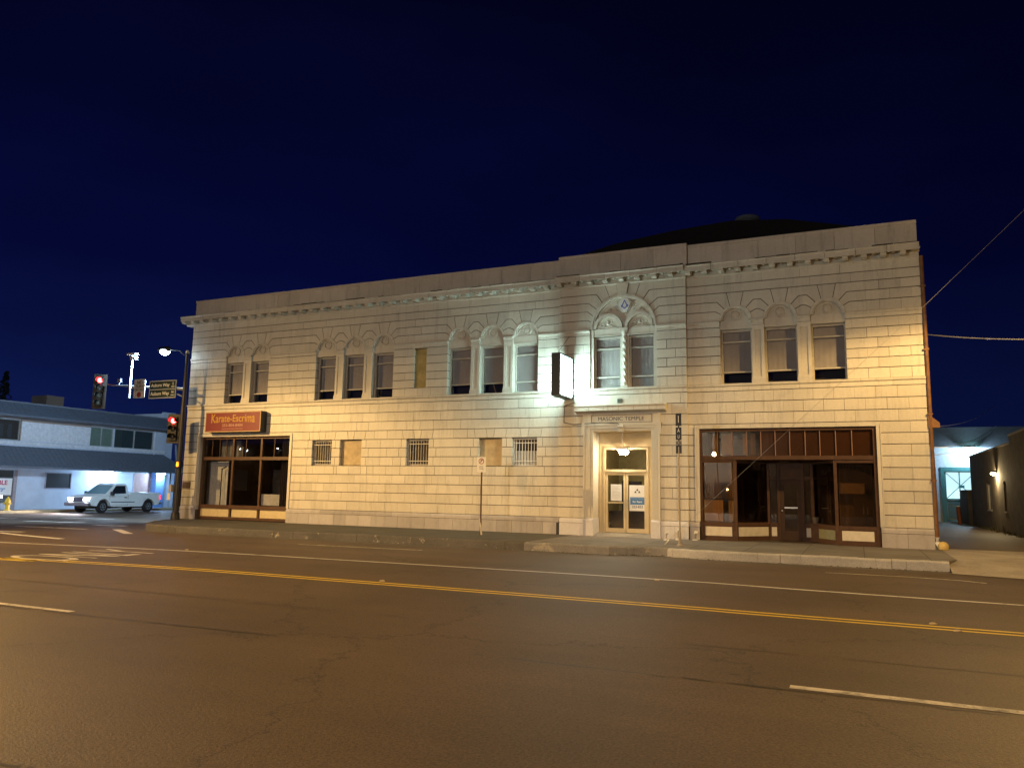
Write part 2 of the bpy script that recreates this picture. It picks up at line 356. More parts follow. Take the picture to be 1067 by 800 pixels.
tag(kb[0].build('kerb', OLDKERB, fix=True), 'dark dirty chipped kerb of the left sidewalk', kind='structure')
tag(kb[2].build('kerb', KERBM, fix=True), 'broken grey kerb in front of the entrance', kind='structure')
tag(kb[1].build('kerb', KERB, fix=True), 'pale concrete kerb of the right sidewalk', kind='structure')
# crumbled concrete patch where the kerb is broken
m = MB()
for k in range(16):
    t = random.random(); x = 21.2+t*2.2; y = -4.9+0.25*random.random()+0.3*(t > .6)*t
    s_ = random.uniform(0.02, 0.07)
    m.rot_box((x, y-0.12, GZ+s_*0.35), (s_*1.6, s_, s_*0.8), rz=random.random()*3, rx=random.random()*0.5)
tag(m.build('kerb_rubble', KERBM), 'loose broken concrete chips in the gutter by the broken kerb', 'rubble', kind='stuff')
# gutter pan strip
gl = offs(kerb_line, -0.45)
m = MB()
for i in range(30, len(kerb_line)-1):
    m.add([(*gl[i], GZ+0.004), (*gl[i+1], GZ+0.004), (*kerb_line[i+1], GZ+0.004), (*kerb_line[i], GZ+0.004)], [(0, 1, 2, 3)])
tag(m.build('gutter', concrete_mat('gutter_concrete', (0.20, 0.185, 0.165)), fix=False), kind='structure')
# driveway apron and alley
m = MB(); m.add([(30.36, -5.3, GZ+0.008), (33.0, -6.2, GZ+0.008), (46, -6.2, GZ+0.008), (46, -3.6, -0.008), (30.6, -3.6, -0.008), (30.36, -4.4, -0.07)], [(0, 1, 2, 3, 4, 5)])
m.add([(30.601, -3.6, -0.008), (46, -3.6, -0.008), (46, 0.6, 0), (30.601, 0.6, 0)], [(0, 1, 2, 3)])
o = m.build('driveway_apron', concrete_mat('apron_concrete', (0.52, 0.47, 0.41))); tag(o, 'pale concrete driveway apron at the mouth of the alley', kind='structure')
m = MB(); m.add([(30.6, 0.6, 0.001), (46, 0.6, 0.001), (46, 25.9, 0.0), (30.6, 25.9, 0.0)], [(0, 1, 2, 3)])
m.add([(30.55, 25.9, 0.0), (60, 25.9, 0.0), (60, 60, 0.03), (-0.9, 60, 0.03), (-0.9, 40, 0)], [(0, 1, 2, 3, 4)])
m.build('alley', ASPH)['kind'] = 'structure'
# far kerb and sidewalk of the cross street
m = MB()
m.box(-15.55, -15.4, -9, 60, GZ-0.1, -0.09)
tag(m.build('far_kerb', simple('yellowish_kerb', (0.42, 0.34, 0.20), 0.8)), kind='structure')
m = MB(); m.box(-17.2, -15.55, -9, 60, GZ-0.1, -0.10)
tag(m.build('far_sidewalk', CONC), kind='structure')

# road markings: sheets above the asphalt
def strip(line, w, mb, z=GZ+0.004):
    a = offs(line, w/2); b = offs(line, -w/2)
    for i in range(len(line)-1): mb.add([(*b[i], z), (*b[i+1], z), (*a[i+1], z), (*a[i], z)], [(0, 1, 2, 3)])
def dense(pts, n=24):
    out = []
    for i in range(len(pts)-1):
        for k in range(n): t = k/n; out.append((pts[i][0]+(pts[i+1][0]-pts[i][0])*t, pts[i][1]+(pts[i+1][1]-pts[i][1])*t))
    return out + [pts[-1]]
yc = catmull([(-60, -19.5), (5, -15.05), (10.2, -14.45), (14.9, -13.98), (19.4, -13.93), (25.7, -13.98), (30.3, -14.08), (60, -14.3)], 6)
m = MB(); strip(offs(yc, 0.12), 0.10, m); strip(offs(yc, -0.12), 0.10, m)
tag(m.build('yellow_centre_line', YPAINT), kind='structure')
m = MB(); strip(catmull([(1.5, -12.0), (5.4, -11.5), (11.3, -10.72), (16.9, -10.45), (24.8, -10.32), (30.8, -10.75), (60, -12)], 6), 0.11, m)
strip([(-4, -9.3), (0.0, -8.3), (1.2, -8.05)], 0.25, m); strip([(0.9, -8.75), (2.7, -9.15), (5.3, -9.55)], 0.22, m)
tag(m.build('white_lane_line', WPAINT), kind='structure')
m = MB(); strip([(8.5, -18.9), (18.4, -18.85)], 0.11, m); strip([(27.75, -18.5), (40, -18.5)], 0.13, m)
strip([(27.65, -6.75), (29.3, -6.72), (30.35, -6.9), (30.8, -7.2)], 0.08, m); strip([(12.5, -6.95), (16.8, -6.7)], 0.09, m)
for (x0, y0, x1, y1) in ((-2.6, -5.8, 1.2, -5.55), (2.0, -4.9, 4.6, -6.5), (-1.5, -3.2, 0.2, -3.0), (-6.5, -2.9, -3.4, -2.2), (-8.8, 0.6, -5.5, 1.0), (-9, -7.6, -6, -7.0), (-14, -3, -9, -1.6)):
    strip([(x0, y0), (x1, y1)], 0.3, m)
tag(m.build('dashed_white_line', WPAINT2), kind='structure')
# tar seams and patches
def meander(pts, w, amp, mb, seed, z=GZ+0.0025):
    rr_ = random.Random(seed); L_ = dense(pts, 60); L_ = [(x, y+rr_.gauss(0, amp)) for x, y in L_]
    a = [(x, y+w/2*rr_.uniform(0.3, 1.4)) for x, y in L_]; b = [(x, y-w/2*rr_.uniform(0.3, 1.4)) for x, y in L_]
    for i in range(len(L_)-1):
        if rr_.random() < 0.86: mb.add([(*b[i], z), (*b[i+1], z), (*a[i+1], z), (*a[i], z)], [(0, 1, 2, 3)])
m = MB(); meander([(10, -19.05), (18.4, -18.98), (22, -18.85)], 0.05, 0.012, m, 1); meander([(24.5, -18.65), (33, -18.62)], 0.04, 0.012, m, 2); meander([(21.5, -23.2), (24.2, -22.9), (25.2, -23.3)], 0.03, 0.02, m, 3)
meander([(5, -17.0), (34, -16.9)], 0.025, 0.01, m, 4); meander([(4, -12.9), (20, -12.7)], 0.03, 0.015, m, 5)
tag(m.build('tar_seam', simple('dark_tar', (0.022, 0.018, 0.015), 0.5)), kind='structure')
# litter and grit lying in the gutter
m = MB(); rl = random.Random(21)
for k in range(420):
    i = rl.randrange(34, len(kerb_line)-1); p = kerb_line[i]; q = kerb_line[i+1]; tt = rl.random(); d_ = 0.03+abs(rl.gauss(0, 0.10)); x = p[0]+(q[0]-p[0])*tt; y = p[1]+(q[1]-p[1])*tt-d_
    s_ = rl.uniform(0.008, 0.035); a = rl.uniform(0, 6.3)
    m.add([(x-s_*cos(a), y-s_*sin(a), GZ+0.006), (x+s_*0.5*sin(a), y-s_*0.5*cos(a), GZ+0.012+rl.random()*0.02), (x+s_*cos(a), y+s_*sin(a), GZ+0.006), (x-s_*0.5*sin(a), y+s_*0.5*cos(a), GZ+0.01)], [(0, 1, 2, 3)])
tag(m.build('gutter_litter', simple('dead_leaves', (0.11, 0.075, 0.04), 0.9, noise=0.5, nscale=12)), 'dead leaves and grit scattered along the gutter', 'litter', kind='stuff')
# turn-lane lettering, read by drivers heading west
def lane_text(x, y):
    o = text('ONLY', 'lane_lettering', WPAINT2, None, 1.0, (x, y, GZ+0.006), rot=(0, 0, pi/2), depth=0.0)
    o.scale = (1.12, 3.0, 1); return o
o = lane_text(10.9, -12.9); tag(o, kind='structure')
# raised road dots
m = MB()
for (x, y) in ((20.0, -13.6), (29.3, -13.75), (29.55, -14.25), (12.0, -14.3), (11.6, -10.45), (24.6, -10.55)):
    m.lathe([(0.055, 0), (0.05, 0.012), (0.03, 0.02)], (x, y, GZ+0.003), seg=10)
tag(m.build('road_studs', simple('ceramic_stud', (0.55, 0.42, 0.22), 0.3)), 'small round raised studs along the road lines', 'road stud', kind='structure')

# ================================================================== TEMPLE BUILDING
T = empty('temple_building', (0, 0, 0), 0, 'two-storey cream terracotta temple building with arched upper windows on the street corner', 'building')
LX, RX = 30.45, 30.45
BX0, BX1, BY = 18.52, 23.2, -0.15
WT = 0.34          # wall thickness
def inset(poly, ds):
    n = len(poly)
    a = sum(poly[i][0]*poly[(i+1)%n][1]-poly[(i+1)%n][0]*poly[i][1] for i in range(n))
    sg = 1 if a > 0 else -1
    lines = []
    for i in range(n):
        p, q = poly[i], poly[(i+1)%n]; dx, dz = q[0]-p[0], q[1]-p[1]; L_ = hypot(dx, dz) or 1e-9
        nx, nz = -dz/L_*sg, dx/L_*sg; d = ds[i]
        lines.append((p[0]+nx*d, p[1]+nz*d, dx, dz))
    out = []
    for i in range(n):
        ax, az, adx, adz = lines[i-1]; bx, bz, bdx, bdz = lines[i]
        det = adx*bdz-adz*bdx
        if abs(det) < 0.02*hypot(adx, adz)*hypot(bdx, bdz): out.append((bx, bz)); continue
        t = ((bx-ax)*bdz-(bz-az)*bdx)/det; out.append((ax+adx*t, az+adz*t))
    return out
HG, VG = 0.012, 0.0035
def block(mb, poly, y, gaps):
    mb.prism(inset(poly, gaps), y, y+WT-0.02, 0)
def row(mb, x0, x1, z0, z1, y, cuts=(), phase=0, module=0.61, open0=False, open1=False, vg=VG):
    """one course between x0 and x1; cuts = [(xbottom, xtop, gap)]"""
    cs = [(x0, x0, 0 if not open0 else 0.0)]
    inner_ = sorted(cuts, key=lambda c: c[0])
    pts = [(x0, x0, 0.0)] + list(inner_) + [(x1, x1, 0.0)]
    full = []
    for i in range(len(pts)-1):
        full.append(pts[i]); a, b = pts[i], pts[i+1]
        w = min(b[0], b[1]) - max(a[0], a[1])
        if w > module*1.35:
            k = math.floor((max(a)+0.25 if False else max(a[0], a[1])+0.22)/module) + 1
            x = k*module + phase
            while x > max(a[0], a[1])+module+0.22-0.001 and False: x -= module
            while x < min(b[0], b[1])-0.22:
                if x > max(a[0], a[1])+0.22: full.append((x, x, vg*random.choice((0.5, 1, 1, 1.6))))
                x += module
    full.append(pts[-1])
    for i in range(len(full)-1):
        a, b = full[i], full[i+1]
        poly = [(a[0], z0), (b[0], z0), (b[1], z1), (a[1], z1)]
        block(mb, poly, y, [HG, b[2], HG, a[2]])
def mort(mb, x0, x1, z0, z1, y, e0=0.0, e1=0.0):
    mb.box(x0+e0, x1-e1, y+0.022, y+WT-0.03, z0, z1, 1)
def arch_side(mb, cx, zs, rr, side, joints, ztop, rads, xf, y, gapfar=0.0, rmort=0.01):
    """voussoired wall pieces at one side of an arch. joints=[(z, ang, dxk)], rads=[(ang, xtop)]"""
    P_ = lambda a, R_=rr: (cx+side*R_*cos(radians(a)), zs+R_*sin(radians(a)))
    def arc(a0, a1): n = max(2, int((a1-a0)/6)+1); return [P_(a0+(a1-a0)*k/n) for k in range(n+1)]
    pz, pa, pk = zs, 0, None
    for z, a, dk in joints:
        ar = arc(pa, a)                                   # from lower to upper on the arch
        poly = ar + [(cx+side*dk, z), (xf, z), (xf, pz)] + ([(cx+side*pk, pz)] if pk else [])
        g = [0.002]*(len(ar)-1) + [HG, HG, gapfar, HG] + ([HG] if pk else [])
        block(mb, poly, y, g); pz, pa, pk = z, a, dk
    a1, xt = rads[0]; ar = arc(pa, a1)
    poly = ar + [(cx+side*xt, ztop), (xf, ztop), (xf, pz)] + ([(cx+side*pk, pz)] if pk else [])
    block(mb, poly, y, [0.002]*(len(ar)-1) + [HG*0.8, HG, gapfar, HG] + ([HG] if pk else []))
    for i in range(len(rads)-1):
        (a0, x0), (a1, x1) = rads[i], rads[i+1]; ar = arc(a0, a1)
        poly = ar + [(cx+side*x1, ztop), (cx+side*x0, ztop)]
        block(mb, poly, y, [0.002]*(len(ar)-1) + [HG*0.8, HG, HG*0.8])
def keystone(mb, cx, zs, rr, ang, xt, ztop, y, proud=0.0):
    n = 4; ar = [(cx+rr*cos(radians(ang+(180-2*ang)*k/n)), zs+rr*sin(radians(ang+(180-2*ang)*k/n))) for k in range(n+1)]
    poly = ar + [(cx-xt, ztop), (cx+xt, ztop)]
    block(mb, poly, y-proud, [0.002]*n + [HG*0.8, HG, HG*0.8])
def arch_mortar(mb, cx, zs, rr, x0, x1, ztop, y):
    R_ = rr+0.012; n = 24
    for sd, xe in ((-1, x0), (1, x1)):
        poly = [(cx+sd*R_*cos(pi/2*k/n), zs+R_*sin(pi/2*k/n)) for k in range(n+1)] + [(cx, ztop), (xe, ztop), (xe, zs)]
        mb.prism(poly, y+0.022, y+WT-0.03, 1)

ZL = [0.595, 0.97, 1.34, 1.70, 2.06, 2.42, 2.78, 3.14, 3.49, 3.85, 4.22, 4.59, 4.96]
ZU = [5.20, 5.54, 5.87, 6.18, 6.51, 6.84, 7.16]
ZA = [7.38, 7.72, 8.05, 8.36, 8.67, 8.99]
SILL, IMP = (4.96, 5.20), (7.16, 7.38)
SMALL = [7.80, 9.24, 10.70]; WC = [14.26, 15.68, 17.10]; WD = [24.84, 26.28, 27.74]; WA = [2.70, 4.18]
AW = 0.52
low_open = [(7.30, 8.32, 'bar'), (8.73, 9.82, 'board'), (11.96, 13.00, 'bar'), (15.20, 16.19, 'board'), (16.60, 17.62, 'barwhite')]
SL = (0.95, 6.10, 3.70); SR = (23.56, 29.0, 3.70)       # shop openings
SF = 0.14                                               # stone surround of the shop openings

wall = MB()
def segs_minus(x0, x1, ops):
    out = []; x = x0
    for a, b in sorted(ops):
        if b <= x0 or a >= x1: continue
        if a > x: out.append((x, a))
        x = max(x, b)
    if x < x1: out.append((x, x1))
    return out
for wing in ((0.0, BX0), (BX1, RX)):
    for i in range(len(ZL)-1):
        z0, z1 = ZL[i], ZL[i+1]; ph = 0.305*(i % 2) + 0.07
        ops = [(s[0]-SF, s[1]+SF) for s in (SL, SR) if z0 < 3.80]
        win = 5 <= i <= 7
        ops += [(a, b) for a, b, k in low_open if win]
        cuts = []
        if 5 <= i <= 7:
            for a, b, k in low_open:
                d = 0.22 if i % 2 else 0.34
                cuts += [(a-d, a-d, 0.008), (b+d, b+d, 0.008)]
        if i in (8, 4):
            for a, b, k in low_open:
                c = (a+b)/2
                if i == 8: cuts += [(c-0.13, c-0.19, 0.008), (c+0.13, c+0.19, 0.008), (a-0.14, a-0.20, 0.008), (b+0.14, b+0.20, 0.008)]
                else: cuts += [(a-0.25, a-0.25, 0.008), (b+0.30, b+0.30, 0.008)]
        for a, b in segs_minus(*wing, ops):
            cc = []
            for c in sorted(cuts):
                if a+0.12 < min(c[0], c[1]) and max(c[0], c[1]) < b-0.12 and (not cc or min(c[0], c[1]) > max(cc[-1][0], cc[-1][1])+0.1): cc.append(c)
            row(wall, a, b, z0, z1, 0.0, cc, ph)
            mort(wall, a, b, z0, z1, 0.0, 0 if a in wing else 0.008, 0 if b in wing else 0.008)
    for i in range(len(ZU)-1):
        z0, z1 = ZU[i], ZU[i+1]; ph = 0.305*(i % 2) + 0.2
        ops = [(c-AW, c+AW) for c in WA+SMALL+WC+WD]
        if i >= 1: ops.append((12.20, 12.78))
        # between windows of a group stand pilasters, not coursed wall
        for g in (WA, SMALL, WC, WD):
            for c0, c1 in zip(g, g[1:]): ops.append((c0+AW, c1-AW))
        for a, b in segs_minus(*wing, ops):
            row(wall, a, b, z0, z1, 0.0, (), ph)
            mort(wall, a, b, z0, z1, 0.0, 0 if a in wing else 0.008, 0 if b in wing else 0.008)
    # arch zone: rows up to 8.36
    groups = [g for g in (WA, SMALL, WC, WD) if wing[0] < g[0] < wing[1]]
    zones = []
    for g in groups: zones.append((g[0]-1.15, g[-1]+1.15))
    for i in range(3):
        for a, b in segs_minus(*wing, zones):
            row(wall, a, b, ZA[i], ZA[i+1], 0.0, (), 0.305*(i % 2)); mort(wall, a, b, ZA[i], ZA[i+1], 0.0)
    for g, zn in zip(groups, zones):
        for j, c in enumerate(g):
            xl = zn[0] if j == 0 else (g[j-1]+c)/2
            xr = zn[1] if j == len(g)-1 else (g[j+1]+c)/2
            J = [(7.72, 26, 0.665), (8.05, 49, 0.60)]
            arch_side(wall, c, 7.38, 0.54, -1, J, 8.36, [(71, 0.28)], xl, 0.0, VG if j == 0 else 0)
            arch_side(wall, c, 7.38, 0.54, 1, J, 8.36, [(71, 0.28)], xr, 0.0, VG if j == len(g)-1 else 0)
            keystone(wall, c, 7.38, 0.54, 71, 0.28, 8.36, 0.0)
            arch_mortar(wall, c, 7.38, 0.54, xl, xr, 8.36, 0.0)
    for i in (3, 4):
        row(wall, wing[0], wing[1], ZA[i], ZA[i+1], 0.0, (), 0.305*(i % 2)+0.1, module=1.22); mort(wall, wing[0], wing[1], ZA[i], ZA[i+1], 0.0)
# central bay
DX0, DX1 = 19.50, 22.26            # portal outer
BC = 20.94; BR = 1.22
for i in range(len(ZL)-1):
    z0, z1 = ZL[i], ZL[i+1]; ops = [(DX0+0.02, DX1-0.02)] if z0 < 4.3 else []
    for a, b in segs_minus(BX0, BX1, ops):
        row(wall, a, b, z0, z1, BY, (), 0.305*(i % 2)+0.1); mort(wall, a, b, z0, z1, BY, 0.01 if a == BX0 else 0, 0.01 if b == BX1 else 0)
for i in range(len(ZU)-1):
    for a, b in segs_minus(BX0, BX1, [(BC-BR, BC+BR)]):
        row(wall, a, b, ZU[i], ZU[i+1], BY, (), 0.305*(i % 2)-0.05, vg=0.006)
        mort(wall, a, b, ZU[i], ZU[i+1], BY, 0.01, 0.01)
J = [(7.72, 13, 1.30), (8.05, 24, 1.32), (8.36, 37, 1.28), (8.67, 52, 0.98)]
RD = [(67, 0.66), (82, 0.24)]
for sd, xf in ((-1, BX0), (1, BX1)):
    arch_side(wall, BC, 7.38, BR, sd, J, 8.99, RD, xf, BY)
keystone(wall, BC, 7.38, BR, 82, 0.24, 8.99, BY, 0.05)
arch_mortar(wall, BC, 7.38, BR, BX0+0.01, BX1-0.01, 8.99, BY)
# right and left side walls, back wall
wall.box(RX-0.30, RX-0.012, WT, 24, -0.1, 9.0, 0); wall.box(0.012, 0.30, WT, 24, -0.1, 9.0, 0); wall.box(0.012, RX-0.012, 24, 24.3, -0.1, 9.0, 0)
wall.build('wall', [TC, MORTAR], T)
# plinth
pl = MB()
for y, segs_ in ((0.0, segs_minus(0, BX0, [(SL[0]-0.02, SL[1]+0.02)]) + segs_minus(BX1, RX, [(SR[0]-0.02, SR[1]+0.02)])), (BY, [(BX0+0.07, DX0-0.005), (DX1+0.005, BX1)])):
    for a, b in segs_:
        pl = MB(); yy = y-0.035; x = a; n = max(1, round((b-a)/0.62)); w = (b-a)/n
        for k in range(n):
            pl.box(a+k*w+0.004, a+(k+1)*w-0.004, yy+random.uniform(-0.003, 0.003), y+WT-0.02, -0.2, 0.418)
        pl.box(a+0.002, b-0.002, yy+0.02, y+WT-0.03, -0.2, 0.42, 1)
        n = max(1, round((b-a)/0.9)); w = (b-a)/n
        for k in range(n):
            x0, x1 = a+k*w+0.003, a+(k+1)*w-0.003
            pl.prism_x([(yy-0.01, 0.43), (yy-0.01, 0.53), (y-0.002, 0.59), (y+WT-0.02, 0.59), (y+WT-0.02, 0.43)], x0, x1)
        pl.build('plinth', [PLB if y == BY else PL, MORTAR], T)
# dark slots of the rainwater pipes cut in the plinth beside the bay
sl = MB(); sl.box(BX0-0.05, BX0+0.065, BY-0.02, 0.1, -0.1, 0.41)
sl.build('drain_slot', BLACK, T)
# string courses (sill and impost), broken forward at the bay
def course(mb, x0, x1, z0, z1, y, proud, piece=0.9, cap=0.35):
    n = max(1, round((x1-x0)/piece)); w = (x1-x0)/n; h = z1-z0
    for k in range(n):
        g0 = 0.0035 if k else 0; g1 = 0.0035 if k < n-1 else 0
        a, b = x0+k*w+g0, x0+(k+1)*w-g1
        mb.prism_x([(y+WT-0.02, z0+0.008), (y-proud*0.25, z0+0.008), (y-proud*0.25, z1-h*cap-0.02), (y-proud, z1-h*cap+0.02), (y-proud, z1-0.012), (y-proud+0.02, z1-0.002), (y+WT-0.02, z1-0.002)], a, b)
sc = MB()
for w0, w1 in ((0.0, BX0), (BX1, RX)): sc = MB(); course(sc, w0, w1, *SILL, 0.0, 0.07); sc.build('sill_course', TC, T)
sc = MB(); course(sc, BX0, BX1, *SILL, BY, 0.07); sc.build('sill_course', TC, T)
ops = [(c-AW-0.005, c+AW+0.005) for c in WA+SMALL+WC+WD]
for w0, w1 in ((0.0, BX0), (BX1, RX)):
    for a, b in segs_minus(w0, w1, ops): ic = MB(); course(ic, a, b, *IMP, 0.0, 0.06, cap=0.4); ic.build('impost_course', TC, T)
for a, b in segs_minus(BX0, BX1, [(BC-BR-0.005, BC+BR+0.005)]): ic = MB(); course(ic, a, b, *IMP, BY, 0.06, cap=0.4); ic.build('impost_course', TC, T)
# cornice with coffered soffit
co = MB(); PJ = 0.42
for x0, x1, y in ((-PJ, BX0-0.02, 0.0), (BX0-0.02, BX1+0.02, BY), (BX1+0.02, RX, 0.0)):
    L0 = x0 if x0 > 0 else 0
    co.prism_x([(y+0.3, 8.975), (y-0.03, 8.975), (y-0.05, 9.0), (y-0.05, 9.02), (y+0.3, 9.02)], x0, x1)   # bed mould
    co.box(x0, x1, y-0.01, y+0.28, 9.021, 9.19)
    n = round((x1-x0)/0.9); w = (x1-x0)/n
    for k in range(n):                                   # corona blocks
        a, b = x0+k*w+0.006, x0+(k+1)*w-0.006
        dz = random.uniform(-0.006, 0.006)
        co.prism_x([(y+0.3, 9.20), (y-PJ+0.05, 9.20), (y-PJ+0.045, 9.125), (y-PJ, 9.125), (y-PJ, 9.28+dz), (y-PJ-0.035, 9.31+dz), (y-PJ-0.035, 9.335+dz), (y+0.3, 9.365)], a, b)
    n = round((x1-x0)/0.57); w = (x1-x0)/n               # modillions and rosettes
    for k in range(n):
        c = x0+(k+0.5)*w
        co.prism_x([(y-PJ+0.06, 9.06), (y-PJ+0.09, 9.035), (y-0.10, 9.035), (y-0.05, 9.06), (y-0.011, 9.06), (y-0.011, 9.198), (y-PJ+0.06, 9.198)], c-w/2+0.02, c-w/2+0.19)
        co.box(c-w/2+0.19, c+w/2+0.02, y-PJ+0.051, y-PJ+0.085, 9.15, 9.198)
        co.box(c-w/2+0.191, c+w/2+0.019, y-0.06, y-0.0105, 9.15, 9.198)
        co.lathe([(0.075, 0), (0.08, -0.03), (0.04, -0.07), (0.015, -0.08)], (c+0.105, y-0.22, 9.202), seg=10)
# left return of the cornice
co.prism([(-PJ, 9.075), (-PJ, 9.3), (0.1, 9.36), (0.1, 8.995), (0, 8.995)], 0.31, 24)
co.build('cornice', TC, T)
# parapet
pa = MB()
def parapet(x0, x1, y, ztop):
    n = max(1, round((x1-x0)/1.22)); w = (x1-x0)/n
    for k in range(n): pa.box(x0+k*w+0.004, x0+(k+1)*w-0.004, y+random.uniform(-0.004, 0.004), y+0.30, 9.33, ztop-0.1)
    pa.box(x0, x1, y-0.03, y+0.33, ztop-0.1, ztop)
parapet(0.02, BX0-0.05, 0.04, 10.17); parapet(BX0-0.05, BX1+0.05, BY+0.04, 10.24); parapet(BX1+0.05, RX-0.02, 0.04, 10.20)
pa.box(0.02, 0.3, 0.36, 24, 9.0, 10.1); pa.box(RX-0.3, RX-0.02, 0.36, 24, 9.0, 10.12)
pa.build('parapet', TCp, T)
# dark streaked flashing and grime along the cornice top
fl = MB()
for x0, x1, y in ((-PJ+0.05, BX0-0.06, 0.0), (BX0, BX1, BY), (BX1+0.06, RX-0.03, 0.0)):
    x = x0
    while x < x1:
        L_ = random.uniform(0.2, 0.9); x2 = min(x+L_, x1)
        if random.random() < 0.75: fl.box(x, x2-0.02, y-0.30+random.uniform(-.05, .05), y+0.05, 9.352, 9.375+random.random()*0.05)
        x = x2
fl.build('roof_moss', simple('dark_moss', (0.05, 0.045, 0.03), 1.0, noise=0.4), T)['kind'] = 'stuff'
# roofs: flat deck and the dark hall roof rising behind the parapet
rf = MB(); rf.box(0.3, RX-0.3, 0.4, 24, 9.0, 9.3)
rf.prism([(14.5, 9.31), (14.8, 12.6), (16.3, 13.3), (18, 13.65), (20.8, 13.95), (23.5, 14.1), (26, 13.85), (29, 13.1), (30.1, 12.4), (30.1, 9.31)], 9, 22)
rf.build('roof', ROOF, T)
rv = MB(); rv.lathe([(0.3, 0), (0.3, 0.2), (0.5, 0.24), (0.58, 0.30), (0.52, 0.40), (0.3, 0.48), (0.05, 0.5)], (24.2, 9.6, 13.95), seg=18)
rv.build('roof_vent', simple('grey_vent_metal', (0.13, 0.16, 0.24), 0.6), T, smooth=True)

# ---- windows
def lunette(cx, y0, parent, zs=7.38, r_=0.54, med=True, zb=7.08, wide=0.52):
    a = MB(); n = 28
    ring = lambda ro, ri, ya, yb: [a.prism([(cx+ro*cos(pi*k/n), zs+ro*sin(pi*k/n)), (cx+ro*cos(pi*(k+1)/n), zs+ro*sin(pi*(k+1)/n)), (cx+ri*cos(pi*(k+1)/n), zs+ri*sin(pi*(k+1)/n)), (cx+ri*cos(pi*k/n), zs+ri*sin(pi*k/n))], ya, yb) for k in range(n)]
    ring(r_-0.004, r_-0.075, y0-0.015, y0+0.16); ring(r_-0.075, r_-0.115, y0+0.03, y0+0.16)
    # tympanum slab and lintel band
    pts = [(cx+(r_-0.10)*cos(pi*k/n), zs+(r_-0.10)*sin(pi*k/n)) for k in range(n+1)]
    a.prism(pts + [(cx-r_+0.10, zs-0.001), (cx+r_-0.10, zs-0.001)], y0+0.11, y0+WT-0.05)
    a.box(cx-wide, cx+wide, y0+0.085, y0+WT-0.05, zb+0.02, zs-0.002)
    a.box(cx-wide, cx+wide, y0+0.06, y0+WT-0.05, zb, zb+0.04)
    o = a.build('arch_surround', TC, parent, smooth=False)
    if med:
        b = MB()
        R0, R1 = 0.19, 0.155; cz = zs+0.21
        for k in range(24):
            t0, t1 = 2*pi*k/24, 2*pi*(k+1)/24
            b.prism([(cx+R0*cos(t0), cz+R0*sin(t0)), (cx+R0*cos(t1), cz+R0*sin(t1)), (cx+R1*cos(t1), cz+R1*sin(t1)), (cx+R1*cos(t0), cz+R1*sin(t0))], y0+0.075, y0+0.115)
        b.lathe([(0.155, 0), (0.11, -0.02), (0.04, -0.03)], (cx, y0+0.112, cz), axis='y', seg=20)
        for s_ in (-1, 1):
            b.tube([(cx+s_*0.40, y0+0.10, zs+0.03), (cx+s_*0.33, y0+0.10, zs+0.16), (cx+s_*0.24, y0+0.10, zs+0.28)], 0.018, 6)
        b.build('medallion', TC, o)
    return o
def jambs(cx, y0, parent, w=AW, z0=5.20, z1=7.16):
    pass
def window(cx, y0, z0=5.20, z1=7.08, w=AW, parent=T, blind=(0.0, 1.0), rails=(5.62, 6.66), lower_blind=False, wx=None, debris=False):
    x0, x1 = (cx-w, cx+w) if wx is None else wx
    yf = y0+0.235; fr = MB()
    fr.box(x0, x0+0.06, yf, yf+0.10, z0, z1); fr.box(x1-0.06, x1, yf, yf+0.10, z0, z1)
    fr.box(x0+0.061, x1-0.061, yf+0.001, yf+0.10, z1-0.07, z1); fr.box(x0+0.061, x1-0.061, yf+0.001, yf+0.10, z0, z0+0.05)
    for z in rails: fr.box(x0+0.061, x1-0.061, yf-0.02, yf+0.09, z-0.022, z+0.022)
    # stepped inner jamb of terracotta
    o = fr.build('window', FRAMEW, parent)
    g = MB(); g.box(x0+0.05, x1-0.05, yf+0.05, yf+0.056, z0+0.03, z1-0.05); g.build('pane', GLASS, o)
    b = MB(); zb = rails[0]+0.02 if not lower_blind else z0+0.05
    n = 30; xs = [x0+0.065+(x1-x0-0.13)*k/n for k in range(n+1)]
    ph = random.random()*6
    for k in range(n):
        ya = yf+0.12+0.0025*sin(k*1.1+ph); yb = yf+0.12+0.0025*sin((k+1)*1.1+ph)
        b.add([(xs[k], ya, zb), (xs[k+1], yb, zb), (xs[k+1], yb, z1-0.06), (xs[k], ya, z1-0.06)], [(0, 1, 2, 3)])
    b.build('blind', BLIND, o)
    d = MB(); d.box(x0-0.25, x1+0.25, yf+0.55, yf+0.6, z0-0.4, z1+0.3); d.box(x0-0.25, x1+0.25, yf+0.115, yf+0.55, z0-0.44, z0-0.4)
    d.box(x0-0.3, x0-0.25, yf+0.115, yf+0.6, z0-0.4, z1+0.3); d.box(x1+0.25, x1+0.3, yf+0.115, yf+0.6, z0-0.4, z1+0.3); d.box(x0-0.25, x1+0.25, yf+0.115, yf+0.6, z1+0.3, z1+0.34)
    d.build('room', DARK, o)
    if debris:
        q = MB(); q.tube([(cx+0.05, yf+0.15, z0+0.02), (cx-0.08, yf+0.16, z0+0.40)], 0.02, 6); q.build('broken_slat', simple('brown_slat', (0.35, 0.25, 0.15), 0.7, noise=0), o)
    return o
